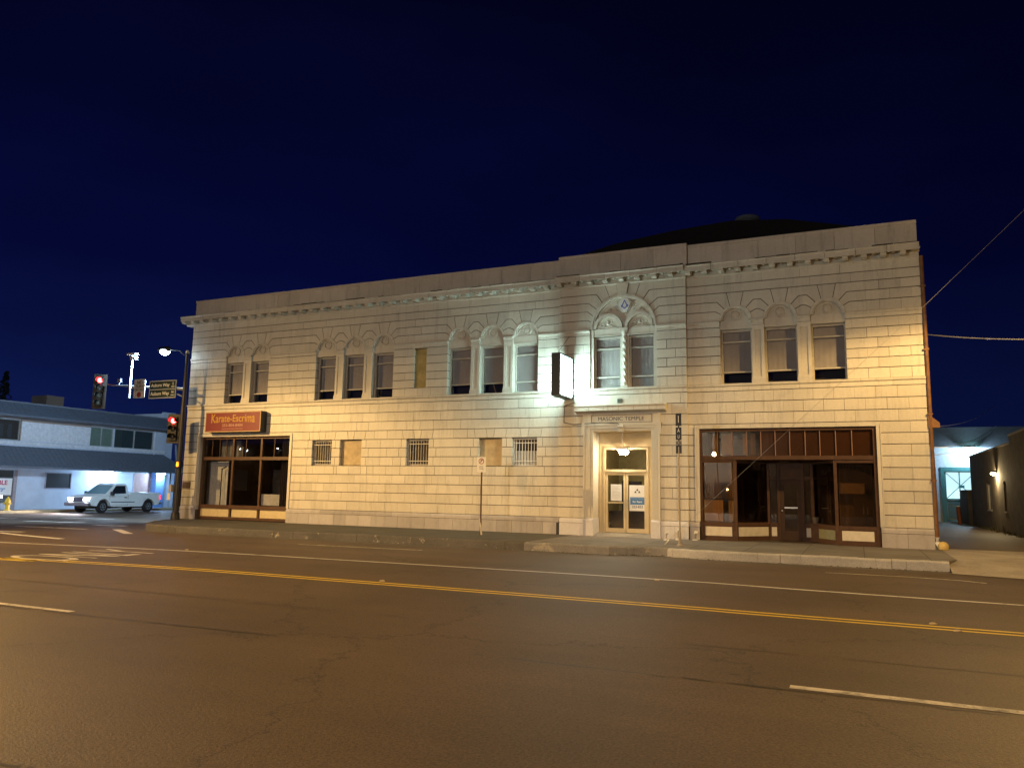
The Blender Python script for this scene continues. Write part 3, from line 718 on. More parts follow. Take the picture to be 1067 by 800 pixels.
for g in (WA, SMALL, WC, WD):
    for j, c in enumerate(g):
        lunette(c, 0.0, T)
        window(c, 0.0, lower_blind=(g is WC and j == 2), debris=(g is WC and j == 1))
    for c0, c1 in zip(g, g[1:]):
        pm = MB(); a, b = c0+AW, c1-AW; wv = b-a
        pm.box(a, b, 0.03, WT-0.03, 5.20, 7.16)
        # sunken panel pilaster: two stiles, head, base
        pm.box(a, a+0.10, 0.0, 0.03, 5.42, 7.10); pm.box(b-0.10, b, 0.0, 0.03, 5.42, 7.10); pm.box(a+0.10, b-0.10, 0.001, 0.03, 7.0, 7.10)
        pm.box(a-0.02, b+0.02, -0.03, 0.05, 5.20, 5.34); pm.box(a-0.008, b+0.008, -0.012, 0.05, 5.34, 5.42)
        pm.box(a-0.008, b+0.008, -0.015, 0.05, 7.10, 7.158)
        for s_ in (a+0.103, b-0.118): pm.box(s_, s_+0.015, 0.012, 0.03, 5.43, 6.99)
        pm.build('pilaster', TC, T)
# narrow boarded window, barred and boarded lower windows
def boarded(x0, x1, z0, z1, y, mat=BOARD):
    b = MB(); b.box(x0+0.01, x1-0.01, y, y+0.03, z0+0.012, z1-0.012); b.box(x0+0.008, x1-0.008, y+0.03, WT, z0+0.01, z1-0.01)
    return b.build('window_board', mat, T)
boarded(12.20, 12.78, 5.55, 7.15, 0.13, BOARDY)
for a, b, k in low_open:
    if k == 'board':
        boarded(a, b, 2.43, 3.48, 0.16)
        continue
    fr = MB(); y = 0.15
    fr.box(a+0.005, a+0.06, y, y+0.1, 2.43, 3.48); fr.box(b-0.06, b-0.005, y, y+0.1, 2.43, 3.48)
    fr.box(a+0.06, b-0.06, y+0.001, y+0.1, 3.42, 3.48); fr.box(a+0.06, b-0.06, y+0.001, y+0.1, 2.43, 2.50)
    o = fr.build('window', FRAMEW if k == 'bar' else WHITE, T)
    br = MB(); n = 8
    for i in range(1, n): x = a+0.03+(b-a-0.06)*i/n; br.tube([(x, 0.11, 2.45), (x, 0.11, 3.47)], 0.013, 6)
    br.box(a+0.01, b-0.01, 0.10, 0.12, 2.60, 2.63); br.box(a+0.01, b-0.01, 0.10, 0.12, 3.28, 3.31)
    br.build('security_bars', simple('pale_bar_paint', (0.55, 0.53, 0.48), 0.5, noise=0.1) if k == 'bar' else WHITE, o)
    g = MB(); g.box(a+0.05, b-0.05, y+0.04, y+0.046, 2.49, 3.43); g.build('pane', GLASS, o)
    d = MB(); d.box(a+0.0, b, y+0.12, y+0.2, 2.43, 3.48)
    d.build('inner_screen', simple('dusty_screen', (0.09, 0.08, 0.075), 0.9) if k == 'bar' else DARK, o)
    if k == 'barwhite':
        d = MB(); d.box(a+0.07, b-0.07, y+0.06, y+0.08, 2.50, 3.0); d.build('white_sash_board', WHITE, o)

# ---- the great arch of the bay
ga = MB(); n = 48
def ringm(mb, cx, zs, ro, ri, ya, yb, a0=0, a1=180, n=40):
    for k in range(n):
        t0, t1 = radians(a0+(a1-a0)*k/n), radians(a0+(a1-a0)*(k+1)/n)
        mb.prism([(cx+ro*cos(t0), zs+ro*sin(t0)), (cx+ro*cos(t1), zs+ro*sin(t1)), (cx+ri*cos(t1), zs+ri*sin(t1)), (cx+ri*cos(t0), zs+ri*sin(t0))], ya, yb)
ringm(ga, BC, 7.38, BR-0.004, BR-0.09, BY-0.03, BY+0.2); ringm(ga, BC, 7.38, BR-0.09, BR-0.14, BY+0.02, BY+0.2)
C1, C2 = BC-0.56, BC+0.60
for c in (C1, C2):
    ringm(ga, c, 7.38, 0.55, 0.43, BY+0.02, BY+0.2, n=28)
# back slab behind carvings
pts = [(BC+(BR-0.13)*cos(pi*k/n), 7.38+(BR-0.13)*sin(pi*k/n)) for k in range(n+1)]
ga.prism(pts, BY+0.14, BY+0.30)
ga.box(BC-BR+0.12, BC+BR-0.12, BY+0.10, BY+0.30, 7.10, 7.378)
ga.box(BC-BR+0.12, BC+BR-0.12, BY+0.07, BY+0.30, 7.10, 7.14)
for x in (BC-BR+0.06, BC+BR-0.06):                      # moulded jambs
    ga.box(x-0.055, x+0.055, BY+0.06, BY+0.30, 5.20, 7.37)
# carved scrollwork: spirals of beads in both lunettes and the spandrel
cv = ga; rnd = random.Random(3)
def spiral(cx, cz, r0, turns, sgn, y, a0=0, rad=0.017):
    pts = []
    for k in range(22):
        t = k/21; rr_ = r0*(1-0.82*t); a = a0+sgn*turns*2*pi*t
        pts.append((cx+rr_*cos(a), y, cz+rr_*sin(a)))
    cv.tube(pts, [rad*(1-0.4*k/21) for k in range(22)], 6)
for c in (C1, C2):
    for s_ in (-1, 1):
        spiral(c+s_*0.19, 7.52, 0.10, 1.5, s_, BY+0.13, a0=pi/2*(1-s_)+0.5)
        spiral(c+s_*0.09, 7.64, 0.065, 1.3, -s_, BY+0.13, a0=pi/2*(1+s_))
        spiral(c+s_*0.30, 7.46, 0.05, 1.2, -s_, BY+0.13)
        cv.tube([(c+s_*0.38, BY+0.13, 7.40), (c+s_*0.25, BY+0.125, 7.42), (c, BY+0.12, 7.45)], 0.018, 6)
    cv.lathe([(0.05, 0), (0.05, -0.03), (0.02, -0.05)], (c, BY+0.14, 7.56), axis='y', seg=10)
    cv.tube([(c, BY+0.12, 7.60), (c, BY+0.12, 7.74)], [0.03, 0.008], 6)
for s_ in (-1, 1):
    for q, (dx, dz, rr_) in enumerate(((0.38, 0.80, 0.085), (0.55, 0.70, 0.06), (0.29, 0.94, 0.05), (0.68, 0.62, 0.04), (0.30, 0.68, 0.05))):
        spiral(BC+0.07+s_*dx, 7.38+dz, rr_, 1.4, s_*(-1)**q, BY+0.13, a0=q)
for k in range(5): cv.lathe([(0.035, 0), (0.03, -0.03), (0.01, -0.04)], (BC+0.07+(k-2)*0.05, BY+0.14, 7.92-abs(k-2)*-0.035), axis='y', seg=8)
o = ga.build('great_arch', TC, T)
# shield with square and compass
SHX, SHZ = BC+0.07, 8.22
sh = MB(); pts = []
for k in range(20):
    a = 2*pi*k/20; pts.append((SHX+0.20*cos(a)*(1 if sin(a) > -0.3 else 0.85), SHZ+0.25*sin(a)))
sh.prism(pts, BY+0.02, BY+0.15); 
for k in range(20):
    a = 2*pi*k/20; sh.lathe([(0.03, 0), (0.02, -0.02)], (SHX+0.215*cos(a), BY+0.07, SHZ+0.265*sin(a)), axis='y', seg=6)
so = sh.build('shield', WHITE, o)
em = MB(); y = BY+0.012; BLUE = simple('blue_enamel', (0.03, 0.08, 0.42), 0.4, noise=0)
def bar(mb, p, q, w, y0, y1):
    d = Vector((q[0]-p[0], q[1]-p[1])).normalized(); nx, nz = -d.y*w/2, d.x*w/2
    mb.prism([(p[0]+nx, p[1]+nz), (q[0]+nx, q[1]+nz), (q[0]-nx, q[1]-nz), (p[0]-nx, p[1]-nz)], y0, y1)
bar(em, (SHX, SHZ+0.16), (SHX-0.11, SHZ-0.10), 0.03, y, y+0.01); bar(em, (SHX, SHZ+0.16), (SHX+0.11, SHZ-0.10), 0.03, y+0.001, y+0.01)
bar(em, (SHX, SHZ-0.15), (SHX-0.13, SHZ-0.02), 0.03, y-0.003, y+0.01); bar(em, (SHX, SHZ-0.15), (SHX+0.13, SHZ-0.02), 0.03, y-0.002, y+0.01)
em.build('emblem', BLUE, so)
# twisted column between the two lights
tw = MB(); segs_n = 96; sd = 14; vs = []; cxx, czy = BC+0.045, BY+0.12
for i in range(segs_n+1):
    z = 5.36+(7.02-5.36)*i/segs_n
    for k in range(sd):
        a = 2*pi*k/sd; rr_ = 0.075+0.014*sin(3*a+ (z-5.3)*26); vs.append((cxx+rr_*cos(a), czy+rr_*sin(a), z))
tw.add(vs, [(i*sd+k, i*sd+(k+1)%sd, (i+1)*sd+(k+1)%sd, (i+1)*sd+k) for i in range(segs_n) for k in range(sd)])
tw.box(cxx-0.11, cxx+0.11, BY+0.02, BY+0.25, 5.20, 5.29); tw.lathe([(0.10, 5.29), (0.105, 5.32), (0.085, 5.36)], (cxx, czy, 0), seg=14)
tw.lathe([(0.085, 7.02), (0.09, 7.06), (0.08, 7.08), (0.13, 7.24), (0.14, 7.28)], (cxx, czy, 0), seg=14); tw.box(cxx-0.14, cxx+0.14, BY-0.01, BY+0.25, 7.28, 7.37)
for s_ in (-1, 1): tw.lathe([(0.035, 0), (0.03, 0.02), (0.01, 0.03)], (cxx+s_*0.10, BY-0.0, 7.23), axis='y', seg=10)
tw.box(cxx+0.085, cxx+0.16, BY+0.14, BY+0.30, 5.20, 7.1); tw.box(cxx-0.16, cxx-0.085, BY+0.14, BY+0.30, 5.20, 7.1)
tw.build('twisted_column', TC, T, smooth=True)
window(BC, BY, wx=(19.83, 20.84), z1=7.10, lower_blind=True); window(BC, BY, wx=(21.13, 22.06), z1=7.10, lower_blind=True)

# ---- entrance portal
po = MB(); OX0, OX1 = 19.86, 21.96
AH = 3.66
for s_, xo, xi in ((-1, DX0, OX0), (1, DX1, OX1)):
    a, b = min(xo, xi), max(xo, xi)
    po.box(a+ (0 if s_ < 0 else 0.10), b-(0.10 if s_ < 0 else 0), BY-0.06, BY+0.9, 0.60, AH+0.28)
    x = xi if s_ < 0 else xi
    po.box(min(xi, xi+s_*0.10), max(xi, xi+s_*0.10), BY-0.035, BY+0.9, 0.60, AH)
    po.box(min(xo, xo-s_*0.06)-0.0, max(xo, xo-s_*0.06), BY-0.085, BY-0.06, 0.60, AH+0.20)
    po.box(min(xo, xo+s_*-0.04)-(0.06 if s_ < 0 else 0), max(xo, xo-s_*0.04)+(0.06 if s_ > 0 else 0), BY-0.09, BY+0.02, AH-0.12, AH+0.28)   # ears
po.box(DX0+0.26, DX1-0.20, BY-0.035, BY+0.9, AH, AH+0.10); 
po.box(DX0-0.06, DX1+0.06, BY-0.075, BY+0.9, AH+0.10, AH+0.19); po.box(DX0-0.06, DX1+0.06, BY-0.10, BY+0.9, AH+0.19, AH+0.25)
po.box(DX0-0.02, DX1+0.02, BY-0.05, BY+0.3, AH+0.25, 4.34)          # frieze
po.prism_x([(BY+0.2, 4.30), (BY-0.06, 4.30), (BY-0.12, 4.34), (BY-0.30, 4.37), (BY-0.30, 4.50), (BY-0.34, 4.53), (BY-0.34, 4.56), (BY+0.2, 4.62)], 19.22, 22.50)  # hood
po.box(DX0+0.06, DX0+0.44, BY-0.10, BY+0.02, -0.1, 0.59) if False else None
# hood joints
for k in range(1, 6): po.box(19.22+k*0.547-0.004, 19.22+k*0.547+0.004, BY-0.302, BY-0.299, 4.37, 4.50, 1)
# console keystone in the architrave
po.prism_x([(BY-0.07, 3.90), (BY-0.16, 3.88), (BY-0.17, 3.80), (BY-0.12, 3.74), (BY-0.10, 3.64), (BY-0.04, 3.62), (BY-0.04, 3.9)], 20.80, 20.98)
# inscription panel frame
for a, b, c, d in ((19.80, 22.0, 4.215, 4.23), (19.80, 22.0, 3.955, 3.97), (19.80, 19.815, 3.97, 4.215), (21.985, 22.0, 3.97, 4.215)):
    po.box(a, b, BY-0.062, BY-0.05, c, d, 1)
P_ = po.build('portal', [TC, MORTAR], T)
text('MASONIC TEMPLE', 'inscription', simple('bronze_letters', (0.05, 0.05, 0.055), 0.5, noise=0), P_, 0.20, (20.88, BY-0.052, 4.085), depth=0.006, sx=1.04)
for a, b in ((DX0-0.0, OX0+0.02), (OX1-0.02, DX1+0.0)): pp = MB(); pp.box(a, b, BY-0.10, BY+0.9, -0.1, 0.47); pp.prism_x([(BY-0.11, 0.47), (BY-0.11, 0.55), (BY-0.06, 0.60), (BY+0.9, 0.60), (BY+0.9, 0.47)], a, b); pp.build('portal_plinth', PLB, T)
YB = 0.45
CREAM = simple('cream_painted_vestibule', (0.62, 0.50, 0.30), 0.55, noise=0.05)
ve = MB()
ve.box(OX0-0.1, OX1+0.1, YB-0.6, YB+1.2, AH-0.012, AH+0.1); ve.box(OX0-0.05, 20.05, YB, YB+0.12, 0.10, AH); ve.box(21.70, OX1+0.05, YB, YB+0.12, 0.10, AH); ve.box(20.05, 21.70, YB, YB+0.12, 3.12, AH)
ve.box(19.90, 19.94, YB-0.02, YB, 0.3, 3.3)
ve.build('vestibule', CREAM, T)
th = MB(); th.prism_x([(BY-0.12, 0.0), (YB-0.05, 0.10), (YB+1.5, 0.10), (YB+1.5, -0.1), (BY-0.12, -0.1)], OX0+0.001, OX1-0.001); th.build('threshold', concrete_mat('threshold_concrete', (0.4, 0.37, 0.32)), T)
ALU = simple('pale_yellow_aluminium', (0.58, 0.47, 0.28), 0.4, noise=0.05)
df = MB()
df.box(20.05, 20.12, YB-0.03, YB+0.08, 0.10, 3.11); df.box(21.63, 21.70, YB-0.03, YB+0.08, 0.10, 3.11); df.box(20.12, 21.63, YB-0.029, YB+0.08, 3.04, 3.11); df.box(20.12, 21.63, YB-0.05, YB+0.08, 2.24, 2.33)
dfo = df.build('door_frame', ALU, T)
g = MB(); g.box(20.12, 21.63, YB+0.02, YB+0.026, 2.33, 3.04); g.build('transom_pane', GLASS, dfo)
for k, (a, b) in enumerate(((20.13, 20.87), (20.885, 21.625))):
    d = MB(); d.box(a, a+0.08, YB-0.01, YB+0.04, 0.115, 2.22); d.box(b-0.08, b, YB-0.01, YB+0.04, 0.115, 2.22); d.box(a+0.08, b-0.08, YB-0.009, YB+0.04, 2.13, 2.22); d.box(a+0.08, b-0.08, YB-0.009, YB+0.04, 0.115, 0.26)
    do = d.build('entrance_door', ALU, T)
    g = MB(); g.box(a+0.07, b-0.07, YB+0.01, YB+0.016, 0.25, 2.14); g.build('pane', GLASS, do)
    h = MB()
    if k == 0: h.box(a+0.08, b-0.08, YB-0.05, YB-0.02, 1.13, 1.18); h.box(a+0.1, a+0.12, YB-0.04, YB, 1.14, 1.17)
    else: h.tube([(a+0.04, YB-0.01, 0.98), (a+0.04, YB-0.07, 1.0), (a+0.04, YB-0.07, 1.24), (a+0.04, YB-0.01, 1.26)], 0.016, 6)
    h.build('handle', ALU if k == 0 else METAL, do)
# notices on the doors
def notice(name, x0, x1, z0, z1, y, label):
    m = MB(); m.box(x0, x1, y, y+0.004, z0, z1); o = m.build(name, WHITE); tag(o, label, 'notice'); return o
nA = notice('paper_notice', 20.32, 20.72, 1.22, 1.80, YB-0.0005+0.0, 'plain white paper notice taped inside the left entrance door')
ln = MB()
for k in range(9): ln.box(20.37, 20.55+0.12*random.random(), YB-0.003, YB-0.0008, 1.72-k*0.05, 1.728-k*0.05)
ln.build('printed_lines', simple('grey_ink', (0.35, 0.35, 0.35), 0.7, noise=0), nA)
nB = notice('rent_notice', 21.0, 21.58, 0.88, 1.78, YB-0.0005, 'white and blue rental notice on the right entrance door')
q = MB(); q.box(21.03, 21.55, YB-0.004, YB-0.0006, 1.10, 1.36); q.build('blue_band', simple('sign_blue', (0.04, 0.17, 0.42), 0.5, noise=0), nB)
text('Private Parties', 'lettering', simple('light_blue_ink', (0.30, 0.45, 0.62), 0.5, noise=0), nB, 0.075, (21.29, YB-0.0042, 1.315), depth=0.001)
text('for Rent', 'lettering', WHITE, nB, 0.10, (21.29, YB-0.0042, 1.20), depth=0.001, bold=0.002)
text('253-833', 'lettering', simple('navy_ink', (0.03, 0.06, 0.14), 0.5, noise=0), nB, 0.12, (21.29, YB-0.0005, 1.02), depth=0.001, bold=0.002)
lg = MB()
for dx, dz in ((0, 0.055), (-0.07, -0.02), (0.07, -0.02)):
    lg.prism([(21.29+dx-0.045, 1.56+dz-0.03), (21.29+dx+0.045, 1.56+dz-0.03), (21.29+dx, 1.56+dz+0.05)], YB-0.003, YB-0.0006)
lg.build('logo', simple('navy_logo', (0.02, 0.04, 0.09), 0.5, noise=0), nB)
# lobby behind the doors
lb = MB(); lb.box(19.6, 22.2, YB+3.5, YB+3.6, 0.1, 3.6); lb.box(19.55, 19.6, YB+0.12, YB+3.6, 0.1, 3.6); lb.box(22.2, 22.25, YB+0.12, YB+3.6, 0.1, 3.6)
lb.box(19.6, 22.2, YB+0.13, YB+3.5, 3.3, 3.35)
lb.build('lobby', simple('olive_lobby_wall', (0.50, 0.42, 0.20), 0.8), T)
lb = MB(); lb.box(20.1, 20.85, YB+2.2, YB+2.3, 0.1, 1.95); lb.box(21.0, 21.35, YB+2.6, YB+2.7, 0.1, 2.0); lb.box(20.1, 21.6, YB+0.5, YB+1.0, 0.1, 0.85); lb.build('inner_door', DARK, T)
# entrance soffit lamp
lm = MB(); lm.box(20.60, 21.02, 0.10, 0.36, 3.02, 3.10); lm.tube([(20.81, 0.23, 3.10), (20.81, 0.23, AH-0.012)], 0.015, 6)
LAMPW = emit('warm_lamp_lens', (1.0, 0.84, 0.60), 330)
lamp = empty('entrance_light', (0, 0, 0), 0, 'glowing box light under the soffit of the entrance recess', 'light')
lm.build('housing', WHITE, lamp); q = MB(); q.lathe([(0.03, 3.019), (0.11, 2.99), (0.12, 2.93), (0.07, 2.87), (0.01, 2.85)], (20.80, 0.23, 0), seg=14); q.build('lens', LAMPW, lamp)

# ---- shop fronts
def shop_surround(mb, x0, x1, zt):
    for a, b in ((x0-SF, x0), (x1, x1+SF)):
        mb.box(a+0.004, b, -0.02, 0.30, 0.60, zt); mb.box((a if b == x0 else b-0.03)+0.002, (a+0.03 if b == x0 else b)-0.002, -0.045, -0.02, 0.60, zt+0.07)
    n = round((x1-x0)/0.6); w = (x1-x0+2*SF)/n
    for k in range(n): mb.box(x0-SF+k*w+0.003, x0-SF+(k+1)*w-0.003, -0.021, 0.30, zt+0.002, zt+0.138)
sm = MB(); shop_surround(sm, SL[0], SL[1], 3.70); sm.build('shop_surround', TC, T); sm = MB(); shop_surround(sm, SR[0], SR[1], 3.70); sm.build('shop_surround', TC, T)
# left (karate) shop front: flat, three bays
y = 0.20
f_ = MB(); x0, x1 = SL[0], SL[1]
mx_ = [x0, 2.80, 4.42, x1]
f_.box(x0, x0+0.09, y-0.05, y+0.07, 0.02, 3.69); f_.box(x1-0.09, x1, y-0.05, y+0.07, 0.02, 3.69)
for x in mx_[1:-1]: f_.box(x-0.05, x+0.05, y-0.05, y+0.07, 0.12, 3.60)
for za, zb, yy in ((3.60, 3.69, 0.0), (2.66, 2.80, -0.03), (0.50, 0.66, -0.04), (0.02, 0.14, 0.0)):
    f_.box(x0+0.09, x1-0.09, y-0.049+yy, y+0.069, za, zb)
fo = f_.build('shop_front', BROWNF, T)
for a, b in zip(mx_, mx_[1:]):
    g = MB(); g.box(a+0.05, b-0.05, y+0.01, y+0.016, 0.66, 2.66); g.build('display_pane', GLASS, fo)
    p = MB(); p.box(a+0.10, b-0.06, y-0.02, y+0.02, 0.14, 0.50); p.build('bulkhead_panel', simple('yellowed_panel', (0.60, 0.50, 0.30), 0.6, noise=0.08), fo)
g = MB(); g.box(x0+0.09, x1-0.09, y+0.012, y+0.017, 2.80, 3.60); g.build('transom_pane', GLASS, fo)
m = MB()
for x in (1.5, 1.95, 2.35, 3.5, 5.1): m.box(x-0.012, x+0.012, y, y+0.03, 2.80, 3.60)
m.build('glazing_bar', BROWNF, fo)
room = MB(); room.box(0.4, 6.4, 5.5, 5.6, 0.0, 3.9); room.box(0.35, 0.4, 0.35, 5.5, 0, 3.9); room.box(6.4, 6.45, 0.35, 5.5, 0, 3.9); room.box(0.4, 6.4, 0.35, 5.5, 3.8, 3.9)
room.build('shop_room', DIM, T)
room = MB(); room.box(0.4, 6.4, 0.3, 5.5, 0.2, 0.3); room.build('shop_floor', simple('wood_floor', (0.40, 0.29, 0.15), 0.35), T)
def curtain(x0, x1, y, z0, z1, mat, name, lab, fold=0.05, pitch=0.11, amp=None):
    m = MB(); n = int((x1-x0)/pitch*8); vs = []
    for k in range(n+1):
        x = x0+(x1-x0)*k/n; yy = y+fold*sin(2*pi*(x-x0)/pitch+0.6*sin(x*7)); vs += [(x, yy, z0), (x, yy, z1)]
    m.add(vs, [(2*k, 2*k+2, 2*k+3, 2*k+1) for k in range(n)])
    o = m.build(name, mat); tag(o, lab, 'curtain'); return o
CURT = simple('brown_curtain', (0.06, 0.045, 0.04), 0.9)
curtain(5.25, 6.0, 0.55, 0.35, 3.6, CURT, 'curtain', 'dark brown curtain at the right end of the karate shop window')
curtain(1.4, 2.6, 0.9, 2.75, 3.6, simple('grey_curtain', (0.22, 0.22, 0.23), 0.9), 'curtain', 'grey pleated curtain strips behind the karate shop transom', pitch=0.36, fold=0.08)
m = MB(); m.box(0.70, 1.95, 0.80, 0.84, 0.62, 2.62); o = m.build('reflection_board', simple('pale_reflection_paint', (0.62, 0.64, 0.68), 0.6)); tag(o, 'tall white board standing in for a pale reflection in the left bay of the karate shop', 'partition')  # added board, its white stands in for a reflection on the left pane
t = empty('equipment_stand', (1.75, 0.62, 0.3), 0, 'thin black upright stand with a round base inside the karate shop', 'stand')
m = MB(); m.lathe([(0.28, 0), (0.27, 0.03), (0.03, 0.06)], (0, 0, 0)); m.build('base', BLACK, t); m = MB(); m.tube([(0, 0, 0.05), (0, 0, 2.0)], 0.025); m.tube([(-0.02, 0, 1.95), (0.25, 0, 2.08)], 0.025); m.build('pole', BLACK, t)
t = empty('display_table', (3.9, 1.9, 0.3), 0, 'low white display counter inside the right bay of the karate shop', 'table')
m = MB(); m.box(-0.8, 0.8, -0.3, 0.3, 0.35, 0.85); m.build('counter_body', simple('white_counter', (0.6, 0.6, 0.64), 0.5), t); m = MB()
for a in (-0.72, 0.72):
    for b in (-0.24, 0.24): m.box(a-0.03, a+0.03, b-0.03, b+0.03, 0, 0.35)
m.build('leg', BLACK, t)
m = MB(); m.box(0.401, 0.43, 2.6, 3.7, 1.3, 2.3); o = m.build('wall_mirror', simple('framed_mirror', (0.3, 0.3, 0.32), 0.15, metal=0.8, noise=0)); tag(o, 'square mirror hung on the side wall of the karate shop', 'mirror')

# right shop front: recessed door between angled display windows
f_ = MB(); x0, x1 = SR[0], SR[1]; yf = 0.12; RB = 1.35
def post(mb, x, y, w, z0, z1, d=None): d = d or w; mb.box(x-w/2, x+w/2, y-d/2, y+d/2, z0, z1)
A0, A1 = (24.70, yf), (25.62, RB); B0, B1 = (27.78, yf), (27.02, RB)
f_.box(x0, x0+0.07, yf-0.06, yf+0.1, 0.0, 3.68); f_.box(x1-0.10, x1, yf-0.06, yf+0.1, 0.0, 3.68)
f_.box(x0+0.07, x1-0.10, yf-0.055, yf+0.09, 3.60, 3.68); f_.box(x0+0.07, x1-0.10, yf-0.08, yf+0.12, 2.66, 2.79)
post(f_, A0[0], yf+0.02, 0.10, 0.0, 2.66); post(f_, B0[0], yf+0.02, 0.10, 0.0, 2.66)
for p in (A1, B1, (25.95, RB), (26.72, RB)): post(f_, p[0], p[1], 0.09, 0.0, 2.66)
def wallseg(mb, p, q, z0, z1, th, mi=0):
    a = Vector(p); b = Vector(q); d = (b-a).normalized(); n_ = Vector((-d.y, d.x))*th/2
    mb.prism_z([(a+n_)[:], (b+n_)[:], (b-n_)[:], (a-n_)[:]], z0, z1, mi)
SRZ = 0.60
units = [((x0+0.07, yf), (A0[0]-0.05, yf)), (A0, A1), (A1, (25.95, RB)), ((26.72, RB), B1), (B1, B0), ((B0[0]+0.05, yf), (x1-0.10, yf))]
for p, q in units:
    wallseg(f_, p, q, 0.48, SRZ, 0.09); wallseg(f_, p, q, 0.0, 0.12, 0.085); wallseg(f_, p, q, 2.56, 2.66, 0.08)
    wallseg(f_, p, q, 0.12, 0.48, 0.05)
f_.box(A1[0], B1[0], RB-0.03, RB+0.05, 2.05, 2.15); f_.box(25.99, 26.68, RB-0.01, RB+0.03, 2.15, 2.60)
f_.prism_z([(A0[0], yf+0.12), (B0[0], yf+0.12), (B1[0], RB+0.1), (A1[0], RB+0.1)], 2.67, 2.78)
REDW = simple('red_brown_paint', (0.085, 0.045, 0.028), 0.6, spec=0.2, noise=0.15)
fo = f_.build('shop_front', REDW, T)
for k, (p, q) in enumerate(units):
    a = Vector(p); b = Vector(q); d = (b-a); L_ = d.length; d.normalize()
    e0, e1 = a+d*0.06, b-d*0.06
    g = MB(); wallseg(g, e0, e1, SRZ, 2.56, 0.006); g.build('display_pane', GLASSB, fo)
    pm_ = MB(); wallseg(pm_, a+d*0.08, b-d*0.08, 0.15, 0.45, 0.07)
    pm_.build('bulkhead_panel', simple('green_grey_panel', (0.22, 0.22, 0.14), 0.6) if k == 4 else PANEL, fo)
g = MB(); g.box(x0+0.07, x1-0.10, yf+0.01, yf+0.016, 2.79, 3.60); g.build('transom_pane', GLASSB, fo)
m = MB()
for x in (24.15, 24.63, 25.1, 25.55, 26.0, 26.45, 26.92, 27.36, 27.83, 28.3): m.box(x-0.014, x+0.014, yf-0.01, yf+0.04, 2.79, 3.60)
m.build('glazing_bar', simple('tan_glazing_bar', (0.24, 0.12, 0.06), 0.5, noise=0.05), fo)
m = MB(); m.box(25.56, x1-0.10, yf+0.05, yf+0.06, 2.80, 3.59); m.build('transom_backing', simple('brown_backing', (0.11, 0.070, 0.048), 0.8), fo)
m = MB()
for a, b in ((23.95, 24.12), (24.25, 24.6), (24.95, 25.07), (25.2, 25.35)): m.box(a, b, yf+0.22, yf+0.23, 2.85, 3.55)
m.build('hung_cards', simple('yellow_card', (0.34, 0.26, 0.11), 0.8), fo)
# door
d = MB(); a, b = 25.995, 26.675; yy = RB-0.02
d.box(a, a+0.13, yy, yy+0.05, 0.02, 2.04); d.box(b-0.13, b, yy, yy+0.05, 0.02, 2.04); d.box(a+0.13, b-0.13, yy, yy+0.05, 1.88, 2.04); d.box(a+0.13, b-0.13, yy, yy+0.05, 0.02, 0.34)
do = d.build('shop_door', simple('dark_brown_door', (0.055, 0.030, 0.019), 0.6, spec=0.2), T)
g = MB(); g.box(a+0.13, b-0.13, yy+0.02, yy+0.026, 0.34, 1.88); g.build('pane', GLASSB, do)
h = MB(); h.box(a+0.13, b-0.13, yy-0.05, yy-0.02, 1.08, 1.13); h.build('push_bar', METAL, do); h = MB(); h.lathe([(0.03, 0), (0.03, -0.05), (0.02, -0.07)], (a+0.06, yy, 1.0), axis='y', seg=10); h.build('handle', METAL, do)
# interior of right shop
room = MB(); room.box(23.3, 29.3, 6.0, 6.1, 0, 3.9); room.box(23.35, 23.4, 0.35, 6, 0, 3.9); room.box(29.2, 29.25, 0.35, 6, 0, 3.9); room.box(23.4, 29.2, 0.35, 6, 3.75, 3.8)
room.build('shop_room', DIM, T)
m = MB(); m.box(23.4, 29.2, 0.3, 6, -0.02, 0.01); m.build('shop_floor', simple('dark_floor', (0.06, 0.045, 0.035), 0.5), T)
def flat(name, x0, x1, y, z0, z1, mat, lab, cat, d=0.015):
    m = MB(); m.box(x0, x1, y, y+d, z0, z1); o = m.build(name, mat); tag(o, lab, cat); return o
flat('cardboard_sheet', 23.66, 24.28, yf+0.10, 0.62, 1.32, simple('pale_cardboard', (0.42, 0.31, 0.13), 0.8), 'wide pale cardboard sheet low in the left pane of the brown shop front', 'cardboard')
flat('cardboard_sheet', 24.46, 24.62, yf+0.10, 0.62, 1.32, simple('pale_cardboard_two', (0.40, 0.30, 0.14), 0.8), 'narrow pale cardboard strip beside the wide cardboard sheet in the brown shop front', 'cardboard')
flat('window_paper', 23.66, 24.6, yf+0.30, 1.36, 2.6, simple('brown_paper', (0.14, 0.10, 0.05), 0.8), 'dull brown paper hung behind the left pane of the brown shop front', 'paper')
flat('shop_partition', 27.85, 28.85, yf+0.75, 0.4, 2.6, simple('brown_partition', (0.075, 0.055, 0.04), 0.8), 'dull brown partition behind the right pane of the brown shop front', 'partition')
flat('shelf_board', 27.9, 28.62, yf+0.35, 1.60, 1.93, simple('tan_board', (0.17, 0.13, 0.075), 0.7), 'long tan board hung behind the right pane of the brown shop front', 'board')
t = empty('candle_stand', (28.62, yf+0.4, 0.60), 0, 'small dark bottle stand in the right corner of the brown shop front', 'stand')
m = MB(); m.lathe([(0.12, 0), (0.12, 0.02), (0.02, 0.04), (0.02, 0.32), (0.14, 0.34), (0.14, 0.36)], seg=12); m.build('pedestal', BLACK, t)
m = MB(); m.lathe([(0.03, 0.36), (0.03, 0.55), (0.012, 0.62), (0.012, 0.70)], (-0.06, 0, 0), seg=10); m.lathe([(0.025, 0.36), (0.025, 0.5), (0.01, 0.6)], (0.06, 0, 0), seg=10); m.build('bottle', simple('grey_bottle', (0.12, 0.12, 0.1), 0.3, noise=0), t)
